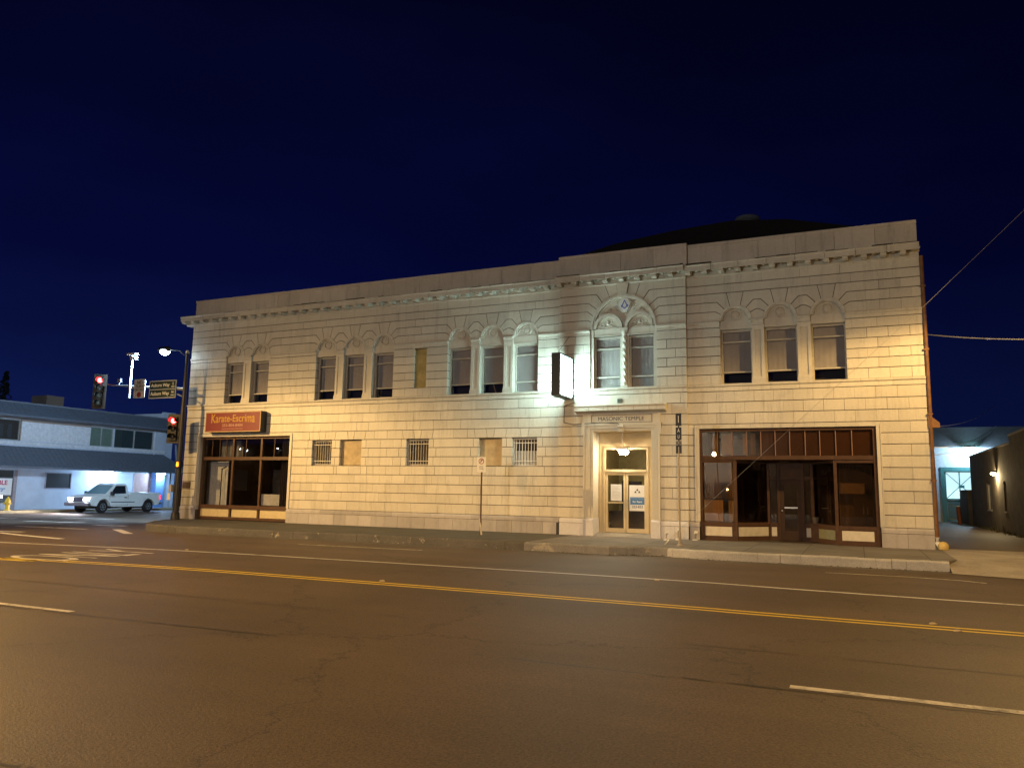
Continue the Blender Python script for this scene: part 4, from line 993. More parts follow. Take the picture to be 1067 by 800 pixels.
t = empty('potted_plant', (27.12, RB-0.30, 0.0), 0, 'small dark pot on a ledge beside the brown shop door', 'pot')
m = MB(); m.lathe([(0.07, 0.62), (0.11, 0.78), (0.12, 0.82), (0.10, 0.82)], (0, 0, 0), seg=12); m.build('pot', simple('dark_pot', (0.1, 0.09, 0.08), 0.4), t)
m = MB(); m.box(-0.16, 0.16, -0.1, 0.22, 0.58, 0.62); m.box(-0.14, 0.14, -0.05, 0.2, 0.02, 0.58); m.build('ledge', REDW, t)
# arched lettering on the right panes
LET = simple('black_window_letter', (0.006, 0.005, 0.005), 0.9, spec=0.0, noise=0)
sg = empty('window_lettering', (28.1, yf-0.004, 2.35), 0, 'black arched lettering on the right pane of the brown shop front', 'lettering')
wf = lambda x, y, z: (x*1.0, y - 0.22*(x/0.7)**2+0.1, z)
text('LOUNGE', 'letters', LET, sg, 0.19, (0, 0, 0), depth=0.002, sx=1.9, warp=wf, bold=0.006)

# ---- things fixed to the facade
# karate sign
ks = empty('shop_sign', (3.17, -0.02, 4.34), 0, 'long red sign with yellow arched lettering above the left shop windows', 'sign')
m = MB(); m.box(-1.60, 1.60, -0.36, 0.0, -0.46, 0.44); m.build('cabinet', BLACK, ks)
m = MB()
for a, b, c, d in ((-1.60, 1.60, 0.40, 0.44), (-1.60, 1.60, -0.46, -0.42), (-1.60, -1.56, -0.42, 0.40), (1.56, 1.60, -0.42, 0.40)): m.box(a, b, -0.385, -0.361, c, d)
m.build('trim', simple('tan_sign_trim', (0.42, 0.28, 0.14), 0.5), ks)
m = MB(); m.box(-1.56, 1.56, -0.375, -0.362, -0.42, 0.40); m.build('face', simple('red_sign_face', (0.16, 0.008, 0.009), 0.5, noise=0.08), ks)
GOLD = simple('yellow_sign_letter', (0.42, 0.22, 0.012), 0.5, noise=0)
wk = lambda x, y, z: (x, y*(1.05+0.45*(x/1.35)**2), z)
text('Karate-Escrima', 'headline', GOLD, ks, 0.42, (0, -0.378, 0.13), depth=0.003, sx=0.98, warp=wk, bold=0.005)
text('253-804-8404', 'phone_number', simple('pink_letter', (0.38, 0.20, 0.14), 0.5, noise=0), ks, 0.17, (0, -0.378, -0.17), depth=0.002, sx=1.25, bold=0.004)
text('www.karateescrima.com', 'web_address', simple('pink_letter_two', (0.38, 0.20, 0.14), 0.5, noise=0), ks, 0.11, (0, -0.378, -0.32), depth=0.002, sx=1.1)
# blade sign: lit box projecting from the bay
bs = empty('blade_sign', (18.93, -0.9, 5.58), 0, 'glowing white double-sided box sign projecting from the bay wall', 'sign')
m = MB(); m.box(-0.16, 0.16, -0.66, 0.66, -0.76, -0.70); m.box(-0.16, 0.16, -0.66, 0.66, 0.70, 0.76); m.box(-0.16, 0.16, -0.66, -0.60, -0.70, 0.70); m.box(-0.16, 0.16, 0.60, 0.66, -0.70, 0.70)
m.build('cabinet', simple('dark_sign_cabinet', (0.03, 0.035, 0.04), 0.5), bs)
SIGNW = emit('lit_sign_face', (0.66, 1.0, 0.95), 31)
m = MB(); m.box(-0.15, -0.145, -0.60, 0.60, -0.70, 0.70); m.box(0.145, 0.15, -0.60, 0.60, -0.70, 0.70); m.build('lit_face', SIGNW, bs)
m = MB(); m.tube([(0, 0.6, 0.72), (0, 0.76, 0.72)], 0.025); m.tube([(0, 0.6, -0.72), (0, 0.76, -0.72)], 0.025); m.tube([(0, -0.5, 0.76), (0.0, 0.73, 1.6)], 0.008, 5); m.tube([(-0.12, -0.4, -0.76), (-0.9, 0.88, -0.95)], 0.008, 5)
m.build('bracket', DMETAL, bs)
# small bits
m = MB(); m.box(-0.05, 0.42, -0.03, 0.0, 1.38, 1.66); o = m.build('wall_plaque', simple('bronze_plaque', (0.10, 0.065, 0.035), 0.5)); tag(o, 'small dark bronze plaque low on the corner pier beside the traffic pole', 'plaque'); o.location = (0.1, -0.002, 0)
m = MB(); m.box(20.75, 20.93, BY-0.03, BY-0.001, 4.66, 4.80); tag(m.build('wall_vent', simple('dark_vent', (0.06, 0.07, 0.05), 0.6)), 'small dark square vent above the entrance hood', 'vent')
cb = MB(); cb.tube([(19.15, BY-0.02, 4.72), (18.75, BY-0.02, 4.6), (18.74, BY-0.02, 4.0), (19.1, BY-0.02, 3.92), (20.2, BY-0.13, 3.96), (20.8, BY-0.13, 3.92), (20.88, BY-0.14, 3.85)], 0.012, 5)
tag(cb.build('loose_cable', BLACK), 'thin dark cable drooping across the entrance frieze', 'cable')
ds = empty('downspout', (RX+0.06, -0.02, 0), 0, 'rusty orange rainwater pipe on the right corner with a pale boot', 'downspout')
m = MB(); m.tube([(0, 0, 9.0), (0, 0, 0.35)], 0.055, 10); 
for z in (2, 4, 6, 8): m.box(-0.08, 0.07, -0.065, 0.07, z, z+0.05)
m.build('pipe', simple('rust_orange_pipe', (0.17, 0.075, 0.022), 0.6, noise=0.3), ds)
m = MB(); m.tube([(0, 0, 0.36), (0.0, 0, 0.20), (0.06, -0.10, 0.10)], [0.065, 0.07, 0.075], 10); m.build('white_elbow', WHITE, ds, smooth=True)
m = MB(); m.lathe([(0.02, 0), (0.12, 0.02), (0.15, 0.1), (0.14, 0.17), (0.08, 0.24), (0.01, 0.26)], (0.13, -0.2, -0.01), seg=14); m.build('boot', simple('pale_yellow_boot', (0.60, 0.45, 0.16), 0.6), ds, smooth=True)
m = MB(); m.prism([(RX+0.0, 3.62), (RX+0.0, 3.98), (RX+0.06, 3.98), (RX+0.30, 3.76), (RX+0.30, 3.62)], -0.06, 0.22); tag(m.build('wall_lantern', simple('orange_lantern', (0.22, 0.10, 0.03), 0.6)), 'small unlit orange lantern box on the right corner of the temple', 'lantern')
# standpipes at the foot of the bay
for k, (x, y, s_, lab) in enumerate(((22.62, -0.95, 1.0, 'leftmost white pipe stub at the foot of the bay pier'), (22.92, -0.55, 1.25, 'tallest white pipe stub leaning at the foot of the bay pier'), (23.44, -0.35, 1.0, 'rightmost white pipe stub near the brown shop front'))):
    m = MB(); m.tube([(x, y, -0.02), (x, y, 0.20*s_), (x+0.05, y-0.08, 0.27*s_)], [0.045, 0.05, 0.06], 10); m.lathe([(0.09, 0), (0.09, 0.02), (0.05, 0.03)], (x, y, -0.004), seg=12)
    tag(m.build('pipe_stub', WHITE, smooth=True), lab, 'pipe', 'white pipe stubs at the bay pier')
# plank of narrow pipe up the bay wall behind the sign post
m = MB(); m.tube([(22.87, BY-0.03, 0.6), (22.87, BY-0.03, 3.0)], 0.018, 6); tag(m.build('conduit', simple('beige_conduit', (0.5, 0.42, 0.3), 0.6)), 'thin beige conduit running up the pier right of the entrance', 'conduit')

# ---- sidewalk signs
t = empty('parking_sign', (16.50, -2.3, 0), 0, 'white no-parking sign on a thin brown pole by the boarded window', 'sign')
m = MB(); m.tube([(0, 0, -0.05), (0, 0, 2.62)], 0.03, 8); m.build('pole', simple('rusty_pole', (0.10, 0.05, 0.035), 0.7), t)
m = MB(); m.tube([(-0.03, 0, 0.55), (0.05, -0.02, 0.0)], 0.03, 6); m.build('sleeve', simple('pale_sleeve', (0.55, 0.5, 0.4), 0.6), t)
m = MB(); m.box(-0.17, 0.17, -0.045, -0.035, 2.13, 2.66); so = m.build('plate', WHITE, t, bevel=0.003)
m = MB(); ringm(m, 0, 2.51, 0.105, 0.08, -0.048, -0.0452, 0, 360, 24); bar(m, (-0.07, 2.44), (0.07, 2.58), 0.022, -0.0478, -0.0452); m.build('prohibition_ring', simple('faded_red', (0.30, 0.05, 0.04), 0.5, noise=0), so)
text('P', 'letter', BLACK, so, 0.15, (0, -0.0458, 2.51), depth=0.0005, bold=0.003)
text('ANY', 'lettering', BLACK, so, 0.08, (0, -0.0458, 2.32), depth=0.0005); text('TIME', 'lettering', BLACK, so, 0.08, (0, -0.0458, 2.24), depth=0.0005); 
t = empty('address_post', (23.58, -3.4, 0), 0, 'tall pale post with narrow black number plates in front of the bay pier', 'sign')
m = MB(); m.tube([(0, 0, 0), (0, 0, 0.6), (0, 0, 2.8)], [0.05, 0.022, 0.02], 10); m.lathe([(0.1, 0), (0.09, 0.03), (0.05, 0.06)], seg=12); m.build('post', simple('pale_post', (0.36, 0.31, 0.26), 0.6), t, smooth=True)
rot = radians(18)
for z0, z1, s_, nm in ((3.52, 3.90, '1', 0), (3.28, 3.48, 'A', 0), (3.10, 3.28, 'U', 0), (2.96, 3.07, '1', 1), (2.70, 2.94, '1', 0)):
    m = MB(); m.box(-0.085, 0.085, -0.012, 0.012, z0, z1); p = m.build('plate', BLACK if not nm else simple('grey_plate', (0.12, 0.11, 0.10), 0.5), t)
    text(s_, 'character', WHITE, p, (z1-z0)*0.8, (0, -0.0125, (z0+z1)/2), depth=0.001, bold=0.0, sx=0.6)
m = MB(); m.box(-0.02, 0.02, 0.013, 0.03, 2.6, 3.9); m.build('backing_bar', DMETAL, t)

# ---- guy wire and overhead wires
m = MB()
P0 = Vector((23.0, -3.0, -0.02)); P1 = Vector((30.40, -3.0, 6.85)); P2 = Vector((32.85, -3.0, 9.30)); Pe = P0+(P2-P0)*1.25
m.tube([P0, P1, Pe], 0.0045, 5); 
g0 = P0+(Pe-P0)*0.855; m.tube([g0, Pe], 0.027, 6)
m.tube([P0-Vector((0, 0, 0.05)), P0+(Pe-P0).normalized()*0.25], 0.010, 6)
tag(m.build('guy_wire', METAL), 'long straight guy wire slanting from the sidewalk up past the right corner', 'wire')
def sag(a, b, d, n=14): 
    a, b = Vector(a), Vector(b); return [a+(b-a)*k/n-Vector((0, 0, 4*d*(k/n)*(1-k/n))) for k in range(n+1)]
m = MB(); m.tube(sag((RX, 0.2, 6.55), (38.5, -4, 5.95), 0.45), 0.016, 6)
tag(m.build('service_wire', METAL), 'pale sagging service wires leaving the right corner of the temple', 'wire')
for k, (za, zb) in enumerate(((3.65, 5.4), (2.9, 4.2), (2.6, 4.0))):
    m = MB(); m.tube(sag((RX, 6+k, za+0.6), (36, 26, zb+1.6), 0.5), 0.012, 5); tag(m.build('alley_wire', METAL), ['highest', 'middle', 'lowest'][k]+' of the thin wires crossing the alley', 'wire', 'wires crossing the alley')

# ================================================================== TRAFFIC SIGNALS
POLE = (0.72, -0.92)
t = empty('signal_pole', (POLE[0], POLE[1], -0.01), 0, 'dark traffic signal pole with a long arm at the temple corner', 'signal pole')
m = MB(); m.tube([(0, 0, 0), (0, 0, 5.0), (0, 0, 7.45)], [0.13, 0.10, 0.055], 14); m.lathe([(0.2, 0), (0.2, 0.04), (0.17, 0.3), (0.13, 0.34)], seg=14); m.build('pole', DMETAL, t, smooth=True)
m = MB(); m.tube([(0, 0, 5.82), (-2.4, 0, 6.02), (-5.0, 0, 6.22)], [0.075, 0.055, 0.035], 10); m.tube([(0, 0, 5.45), (-1.2, 0, 5.90)], 0.03, 8); m.build('arm', METAL, t, smooth=True)
m = MB(); m.lathe([(0.045, 7.45), (0.09, 7.5), (0.09, 7.56), (0.03, 7.62)], seg=12); m.build('finial', METAL, t)
m = MB(); m.tube([(0, 0, 7.3), (-0.5, 0, 7.62), (-1.2, 0, 7.72)], 0.025, 8); m.build('lamp_arm', DMETAL, t)
def luminaire(loc, rz, col, strength, label, watts, lcol, ldir=None, cone=150, rad=0.15, name='street_luminaire', blend=0.5):
    t = empty(name, loc, rz, label, 'street light')
    m = MB(); m.lathe([(0.03, -0.42), (0.10, -0.36), (0.14, -0.1), (0.13, 0.25), (0.05, 0.36)], (0, 0, 0.03), axis='x', seg=12); m.build('housing', DMETAL, t, smooth=True)
    m = MB(); m.lathe([(0.20, 0.02), (0.22, -0.05), (0.17, -0.13), (0.08, -0.18), (0.01, -0.19)], (0.02, 0, -0.05), seg=16); m.build('lens', emit('lens_'+name, col, strength), t, smooth=True)
    if watts:
        ld = bpy.data.lights.new('street_lamp_light', 'SPOT'); ld.energy = watts; ld.color = lcol; ld.spot_size = radians(cone); ld.spot_blend = blend; ld.shadow_soft_size = rad
        lo = bpy.data.objects.new('lamp_light', ld); link(lo, t); lo.location = (0, 0, -0.22)
        if ldir: lo.rotation_euler = Vector(ldir).to_track_quat('-Z', 'Y').to_euler()
    return t
luminaire((POLE[0]-1.45, POLE[1], 7.70), 0, (0.75, 0.92, 1.0), 60, 'bright white street light glowing left of the temple roof', 13000, (0.50, 0.74, 1.0), (-1, 0.45, -0.6), 125)
# video riser on the arm
t = empty('camera_riser', (POLE[0]-3.42, POLE[1]-0.08, 5.55), 0, 'white vertical tube with a detection camera clamped on the signal arm', 'camera mast')
m = MB(); m.tube([(0, 0, -0.05), (0, 0, 2.0)], 0.05, 10); m.build('tube', WHITE, t)
m = MB(); m.box(-0.30, 0.28, -0.10, 0.10, 2.0, 2.10); m.rot_box((0.1, 0, 1.85), (0.34, 0.16, 0.15)); m.build('camera_body', WHITE, t, bevel=0.01)
m = MB(); m.box(-0.08, 0.08, -0.02, 0.10, 0.40, 0.52); m.build('clamp', METAL, t)
m = MB(); m.box(-4.5, -4.3, -0.05, 0.05, 0, 0.18); m.tube([(-4.4, 0, -0.12), (-4.4, 0, 0)], 0.02, 6); o = m.build('arm_sensor', METAL); tag(o, 'small grey sensor on top of the signal arm near its tip', 'sensor'); o.location = (POLE[0]+0.15, POLE[1], 6.30)
HOUS = simple('signal_housing', (0.008, 0.007, 0.006), 0.6); PLATE = simple('brown_backplate', (0.022, 0.015, 0.010), 0.6)
REDL = emit('red_signal_lens', (1.0, 0.02, 0.02), 50)
LENS = simple('unlit_pale_lens', (0.12, 0.25, 0.36), 0.25, noise=0)
def signal(loc, rz, n, label, lit=0, pale=True):
    t = empty('traffic_signal', loc, rz, label, 'traffic signal'); pz = 0.36
    H = n*pz
    m = MB(); m.box(-0.16, 0.16, -0.02, 0.16, -H/2, H/2); m.build('housing', HOUS, t, bevel=0.02)
    m = MB(); 
    for a, b, c, d in ((-0.30, -0.162, -H/2-0.12, H/2+0.12), (0.162, 0.30, -H/2-0.12, H/2+0.12), (-0.162, 0.162, H/2, H/2+0.12), (-0.162, 0.162, -H/2-0.12, -H/2)): m.box(a, b, 0.06, 0.065, c, d)
    m.build('backplate', PLATE, t)
    for k in range(n):
        z = H/2-pz*(k+0.5)
        m = MB(); m.lathe([(0.125, -0.02), (0.10, -0.05), (0.04, -0.065)], (0, 0, z), axis='y', seg=18)
        m.build('lens', REDL if k == lit else (LENS if pale else simple('dark_lens', (0.03, 0.03, 0.03), 0.3, noise=0)), t, smooth=True)
        v = MB(); nn = 14
        for q in range(nn):
            a0, a1 = radians(-20+220*q/nn), radians(-20+220*(q+1)/nn)
            R0, R1 = 0.145, 0.138
            v.add([(R0*cos(a0), -0.02, z+R0*sin(a0)), (R0*cos(a1), -0.02, z+R0*sin(a1)), (R0*cos(a1), -0.24, z+R0*sin(a1)), (R0*cos(a0), -0.24, z+R0*sin(a0)),
                   (R1*cos(a0), -0.02, z+R1*sin(a0)), (R1*cos(a1), -0.02, z+R1*sin(a1)), (R1*cos(a1), -0.24, z+R1*sin(a1)), (R1*cos(a0), -0.24, z+R1*sin(a0))],
                  [(0, 1, 2, 3), (7, 6, 5, 4), (3, 2, 6, 7)])
        v.build('visor', HOUS, t)
    return t
signal((-4.72, POLE[1]-0.12, 5.90), radians(35), 4, 'four-lamp traffic signal showing red at the tip of the arm')
s2 = signal((0.30, POLE[1]-0.10, 4.02), radians(20), 3, 'three-lamp traffic signal showing red on the side of the corner pole', pale=False)
m = MB(); m.tube([(0.05, 0.1, 0.45), (0.4, 0.1, 0.45)], 0.025, 6); m.tube([(0.05, 0.1, -0.45), (0.4, 0.1, -0.45)], 0.025, 6); m.build('bracket', DMETAL, s2)
# pedestrian signal
t = empty('pedestrian_signal', (POLE[0]+0.12, POLE[1]-0.2, 2.42), 0, 'small pedestrian signal with an orange hand on the corner pole', 'signal')
m = MB(); m.box(-0.14, 0.14, 0, 0.16, -0.17, 0.17); m.build('housing', HOUS, t, bevel=0.01)
hm = MB(); hm.prism([(-0.07, -0.10), (0.05, -0.10), (0.08, 0.02), (0.05, 0.0), (0.045, 0.10), (-0.06, 0.11), (-0.08, 0.0)], -0.004, -0.001); hm.build('hand_symbol', emit('orange_hand', (1.0, 0.22, 0.01), 5), t)
t = empty('control_box', (POLE[0]-0.22, POLE[1]-0.1, 1.2), 0, 'pale push-button box and small sign strapped low on the corner pole', 'button box')
m = MB(); m.box(-0.07, 0.09, -0.12, 0.1, 0.0, 0.32); m.build('box', simple('pale_grey_box', (0.4, 0.4, 0.42), 0.5), t); m = MB(); m.box(-0.10, 0.08, -0.14, -0.13, -0.35, -0.05); m.build('plate', WHITE, t)
# signs on the arm
t = empty('turn_sign', (-2.04, POLE[1]-0.1, 5.93), 0, 'white no-turn-on-red sign hung on the signal arm', 'sign')
m = MB(); m.box(-0.36, 0.36, -0.01, 0.01, -0.44, 0.44); p = m.build('plate', simple('aged_white_sign', (0.55, 0.52, 0.48), 0.5), t)
text('NO', 'lettering', BLACK, p, 0.24, (0, -0.011, 0.29), depth=0.001, bold=0.004); text('TURN', 'lettering', BLACK, p, 0.20, (0, -0.011, 0.10), depth=0.001, bold=0.003); text('ON RED', 'lettering', BLACK, p, 0.17, (0, -0.011, -0.06), depth=0.001, bold=0.003)
m = MB(); m.lathe([(0.13, -0.014), (0.13, -0.011)], (0, 0, -0.28), axis='y', seg=20); m.build('red_disc', simple('dark_red_disc', (0.30, 0.02, 0.02), 0.5, noise=0), p)
GREEN = simple('street_sign_green', (0.002, 0.018, 0.016), 0.5, noise=0.05)
t = empty('street_name_sign', (-0.55, POLE[1]-0.1, 5.84), 0, 'two green street name plates in one white frame on the signal arm', 'sign')
m = MB()
for a, b, c, d in ((-0.84, 0.84, 0.37, 0.41), (-0.84, 0.84, -0.41, -0.37), (-0.84, 0.84, -0.02, 0.02), (-0.84, -0.80, -0.37, 0.37), (0.80, 0.84, -0.37, 0.37)): m.box(a, b, -0.015, 0.015, c, d)
m.build('frame', simple('grey_white_frame', (0.36, 0.38, 0.42), 0.5), t)
for z, nm in ((0.195, 'S'), (-0.195, 'N')):
    m = MB(); m.box(-0.80, 0.80, -0.008, 0.008, z-0.174, z+0.174); p = m.build('name_plate', GREEN, t)
    text('Auburn Way', 'lettering', WHITE, p, 0.22, (-0.16, -0.009, z), depth=0.001, bold=0.004); text(nm, 'letter', WHITE, p, 0.17, (0.64, -0.009, z+0.05), depth=0.001, bold=0.003)
    m = MB(); m.box(0.54, 0.74, -0.011, -0.008, z-0.10, z-0.075); m.build('underline', WHITE, p)

# ================================================================== LEFT BUILDING (facing +x across the cross street)
LB = empty('blue_white_building', (-17.0, 0, 0), pi/2, 'two-storey pale building with dark slate eaves and awning across the cross street', 'building')
WALLB = simple('white_stucco', (0.54, 0.62, 0.74), 0.7, noise=0.08, nscale=1.5)
SLATE = simple('slate_metal_roof', (0.13, 0.155, 0.20), 0.55, noise=0.15)
m = MB(); UX = 14.0; U0 = -14
holes = [(0.6, 3.4, 3.96, 5.20), (8.0, 9.72, 3.92, 5.18), (9.80, 13.0, 3.90, 5.20)]
m.box(U0, UX, 0.15, 9, -0.3, 6.0); 
# front skin with window openings, per band
def skin(mb, z0, z1, hs):
    for a, b in segs_minus(U0, UX, hs): mb.box(a, b, 0, 0.15, z0, z1)
skin(m, -0.3, 0.45, [(0.5, 3.35)]); skin(m, 0.45, 2.20, [(0.5, 3.35)]); skin(m, 2.2, 3.93, []); skin(m, 3.93, 5.18, [(h[0], h[1]) for h in holes]); skin(m, 5.18, 6.0, [])
m.build('wall', WALLB, LB)
m = MB(); m.box(3.42, 8.0, -0.03, 0.0, 3.95, 5.10); m.box(13.02, 13.10, -0.05, 0, 2.4, 5.3); m.box(U0, UX, -0.06, 0.0, 3.72, 3.90); m.build('wall_panel', simple('bright_white_panel', (0.72, 0.75, 0.80), 0.6), LB)
m = MB(); m.box(3.38, 8.0, -0.05, -0.0, 5.10, 5.20); m.box(3.37, 3.43, -0.06, 0, 3.95, 5.10); m.build('trim', simple('tan_trim', (0.35, 0.27, 0.22), 0.6), LB)
for k, h in enumerate(holes):
    fr = MB()
    for a, b, c, d in ((h[0], h[1], h[3]-0.06, h[3]), (h[0], h[1], h[2]-0.02, h[2]+0.04), (h[0], h[0]+0.06, h[2]+0.04, h[3]-0.06), (h[1]-0.06, h[1], h[2]+0.04, h[3]-0.06)): fr.box(a, b, 0.03, 0.12, c, d)
    if k: fr.box((h[0]+h[1])/2-0.03, (h[0]+h[1])/2+0.03, 0.03, 0.12, h[2]+0.04, h[3]-0.06)
    o = fr.build('window', simple('grey_frame', (0.4, 0.42, 0.42), 0.5), LB)
    g = MB(); g.box(h[0]+0.05, h[1]-0.05, 0.06, 0.066, h[2], h[3]-0.05); g.build('pane', GLASS, o)
    g = MB(); g.box(h[0], h[1], 0.12, 0.14, h[2], h[3]); g.build('blind', (DARK, simple('green_blind', (0.22, 0.32, 0.26), 0.8), simple('dark_green_blind', (0.045, 0.075, 0.075), 0.8))[k], o)
    if k == 0:
        g = MB()
        for x in (1.5, 2.2, 2.7): g.box(x, x+0.25, 0.10, 0.12, 4.1, 4.9)
        g.build('curtain', simple('faint_curtain', (0.07, 0.08, 0.09), 0.8), o)
# upper mansard and lower awning with standing seams
def awning(name, zt, zb, proj, u1, hipw, seam, cut=0.0):
    m = MB()
    m.add([(U0, 0.0, zt), (u1-hipw, 0.0, zt), (u1, -proj, zb), (U0, -proj, zb), (u1, 0.5, zb), (u1-hipw, 0.5, zt)], [(0, 3, 2, 1), (1, 2, 4, 5)])
    m.box(U0, u1, -proj, -0.0, zb-0.06, zb-0.003)
    m.box(U0, u1+0.02, -proj-0.02, -proj, zb-0.12, zb+0.01)
    x = U0
    while x < u1-0.2:
        xt = min(x, u1-hipw-0.02+0*0)
        if x < u1-hipw: m.tube([(x, -0.005, zt+0.01), (x, -proj, zb+0.012)], 0.014, 4, caps=False)
        else:
            f0 = (x-(u1-hipw))/hipw; m.tube([(x, -proj*f0, zt+(zb-zt)*f0+0.01), (x, -proj, zb+0.012)], 0.014, 4, caps=False)
        x += seam
    return m.build(name, SLATE, LB)
awning('mansard_roof', 6.20, 5.42, 0.75, 14.75, 0.9, 0.4)
awning('awning', 3.62, 2.42, 1.3, 15.4, 1.5, 0.3)
m = MB(); m.box(U0, UX, -0.02, 9, 6.0, 6.26); m.build('roof_edge', simple('grey_roof_edge', (0.20, 0.22, 0.26), 0.6), LB)
# end fin walls at the far corner
m = MB(); m.box(14.0, 14.9, 0.3, 6, -0.3, 6.62); m.box(13.95, 14.95, 0.25, 0.5, 6.45, 6.70); m.box(14.9, 15.6, 0.6, 6, -0.3, 2.5); m.build('end_wall', WALLB, LB)
st = MB(); st.tube([(15.2, 0.0, 2.5), (14.95, 0.0, 4.4)], 0.06, 6); st.tube([(15.6, 0.0, 2.5), (15.3, 0, 4.4)], 0.06, 6); st.box(15.0, 16.2, 0.0, 0.9, 2.45, 2.55); st.box(15.0, 16.2, 0.0, 0.05, 3.2, 3.25); st.build('outside_stair', METAL, LB)
m = MB(); m.box(6.9, 8.1, 3.0, 4.5, 6.2, 7.2); m.build('rooftop_unit', simple('tan_rooftop_unit', (0.18, 0.13, 0.10), 0.7), LB)
# ground-floor openings
m = MB(); m.box(5.28, 6.90, -0.02, 0.02, 1.20, 2.08); o = m.build('window', BLACK, LB); 
m = MB()
for a, b, c, d in ((5.22, 6.96, 2.08, 2.13), (5.22, 6.96, 1.15, 1.20), (5.22, 5.28, 1.2, 2.08), (6.90, 6.96, 1.2, 2.08)): m.box(a, b, -0.05, 0.0, c, d)
m.build('frame', simple('mauve_frame', (0.30, 0.28, 0.34), 0.6), o)
m = MB(); m.box(0.5, 3.30, 0.06, 0.066, 0.45, 2.15); o = m.build('shop_window', GLASS, LB)
m = MB(); m.box(0.5, 3.35, 0.13, 0.15, 0.3, 2.2); m.build('shop_backing', simple('grey_backing', (0.14, 0.17, 0.18), 0.8), o)
m = MB(); m.box(0.5, 3.25, 0.02, 0.03, 0.75, 1.72); b = m.build('banner', WHITE, o)
text('AVAILABLE', 'lettering', simple('red_banner_ink', (0.50, 0.03, 0.08), 0.5, noise=0), b, 0.36, (2.1, 0.019, 1.46), depth=0.001, bold=0.01, sx=1.0); text('253-939', 'lettering', simple('blue_banner_ink', (0.04, 0.20, 0.45), 0.5, noise=0), b, 0.26, (2.45, 0.019, 1.05), depth=0.001, bold=0.008)
m = MB(); m.box(3.32, 3.50, -0.03, 0.05, -0.2, 2.2); m.build('door_jamb', simple('mauve_jamb', (0.32, 0.28, 0.30), 0.6), LB)
m = MB(); m.box(10.45, 11.58, -0.05, 0.0, 2.18, 2.72); m.build('notice_board', simple('pale_notice', (0.42, 0.48, 0.50), 0.5), LB)
m = MB(); m.prism([(10.5, 2.25), (10.75, 2.55), (11.1, 2.63), (11.4, 2.55), (11.55, 2.3)], -0.06, -0.05); m.build('faded_picture', simple('faded_grey', (0.25, 0.30, 0.32), 0.5), LB)
m = MB(); m.box(11.64, 13.0, -0.06, 0.0, 0.40, 2.25); m.build('plywood_door', simple('pinkish_plywood', (0.48, 0.33, 0.30), 0.7), LB)
m = MB(); m.box(11.65, 13.0, -0.04, 0.0, 2.27, 2.60); m.build('door_transom', simple('dark_transom', (0.05, 0.09, 0.10), 0.5), LB)
m = MB(); m.box(13.02, 13.75, -0.5, 0.0, -0.2, 2.35); m.build('blue_column', simple('blue_column', (0.13, 0.25, 0.52), 0.6), LB)
COOL = emit('cool_lamp_lens', (0.62, 0.86, 1.0), 30)
for k, (uu, lab, en) in enumerate(((-1.5, 'awning light above the shop window at the left end of the pale building', 420), (9.14, 'awning light above the white pickup truck', 420), (13.3, 'awning light beside the blue column of the pale building', 260))):
    t = empty('awning_light', (-17.0+0.9, uu, 2.30), 0, 'glowing cool-white '+lab, 'light', 'lights under the awning of the pale building')
    m = MB(); m.lathe([(0.13, 0.03), (0.14, 0.0), (0.11, -0.03)], seg=14); m.build('housing', WHITE, t)
    m = MB(); m.lathe([(0.11, -0.03), (0.09, -0.07), (0.02, -0.09)], seg=14); m.build('lens', COOL, t)
    ld = bpy.data.lights.new('awning_light', 'POINT'); ld.energy = en; ld.color = (0.45, 0.68, 1.0); ld.shadow_soft_size = 0.08
    lo = bpy.data.objects.new('lamp_light', ld); link(lo, t); lo.location = (0, 0, -0.16)
# hydrant
t = empty('fire_hydrant', (-16.0, 2.45, -0.10), 0, 'yellow fire hydrant on the far sidewalk', 'hydrant')
HY = simple('hydrant_yellow', (0.62, 0.40, 0.03), 0.45, noise=0.08)
m = MB(); m.lathe([(0.17, 0), (0.17, 0.05), (0.12, 0.07), (0.115, 0.48), (0.15, 0.50), (0.15, 0.54), (0.12, 0.57), (0.10, 0.66), (0.04, 0.72), (0.035, 0.78)], seg=14); m.build('barrel', HY, t, smooth=True)
for a in (0, pi, pi*1.5):
    m = MB(); m.tube([(0.1*cos(a), 0.1*sin(a), 0.40), (0.21*cos(a), 0.21*sin(a), 0.40)], 0.055, 10); m.tube([(0.21*cos(a), 0.21*sin(a), 0.40), (0.24*cos(a), 0.24*sin(a), 0.40)], 0.065, 10); m.build('outlet_cap', HY, t)

# ================================================================== PICKUP TRUCK
PT = empty('pickup_truck', (-13.95, 7.85, GZ), radians(-90+3.5), 'white single-cab pickup truck with glaring headlights on the cross street', 'truck')
# local: +x forward is -y world ; here local x = forward
CARW = simple('white_car_paint', (0.74, 0.80, 0.80), 0.3, noise=0.03); RUB = simple('tyre_rubber', (0.012, 0.012, 0.013), 0.8); CHR = simple('bumper_metal', (0.25, 0.24, 0.28), 0.35, metal=0.6)
def sideprof(pts, wheels, rw, z0):   # lower outline with wheel arches cut from a body side
    out = []
    return out
HWD = 0.97
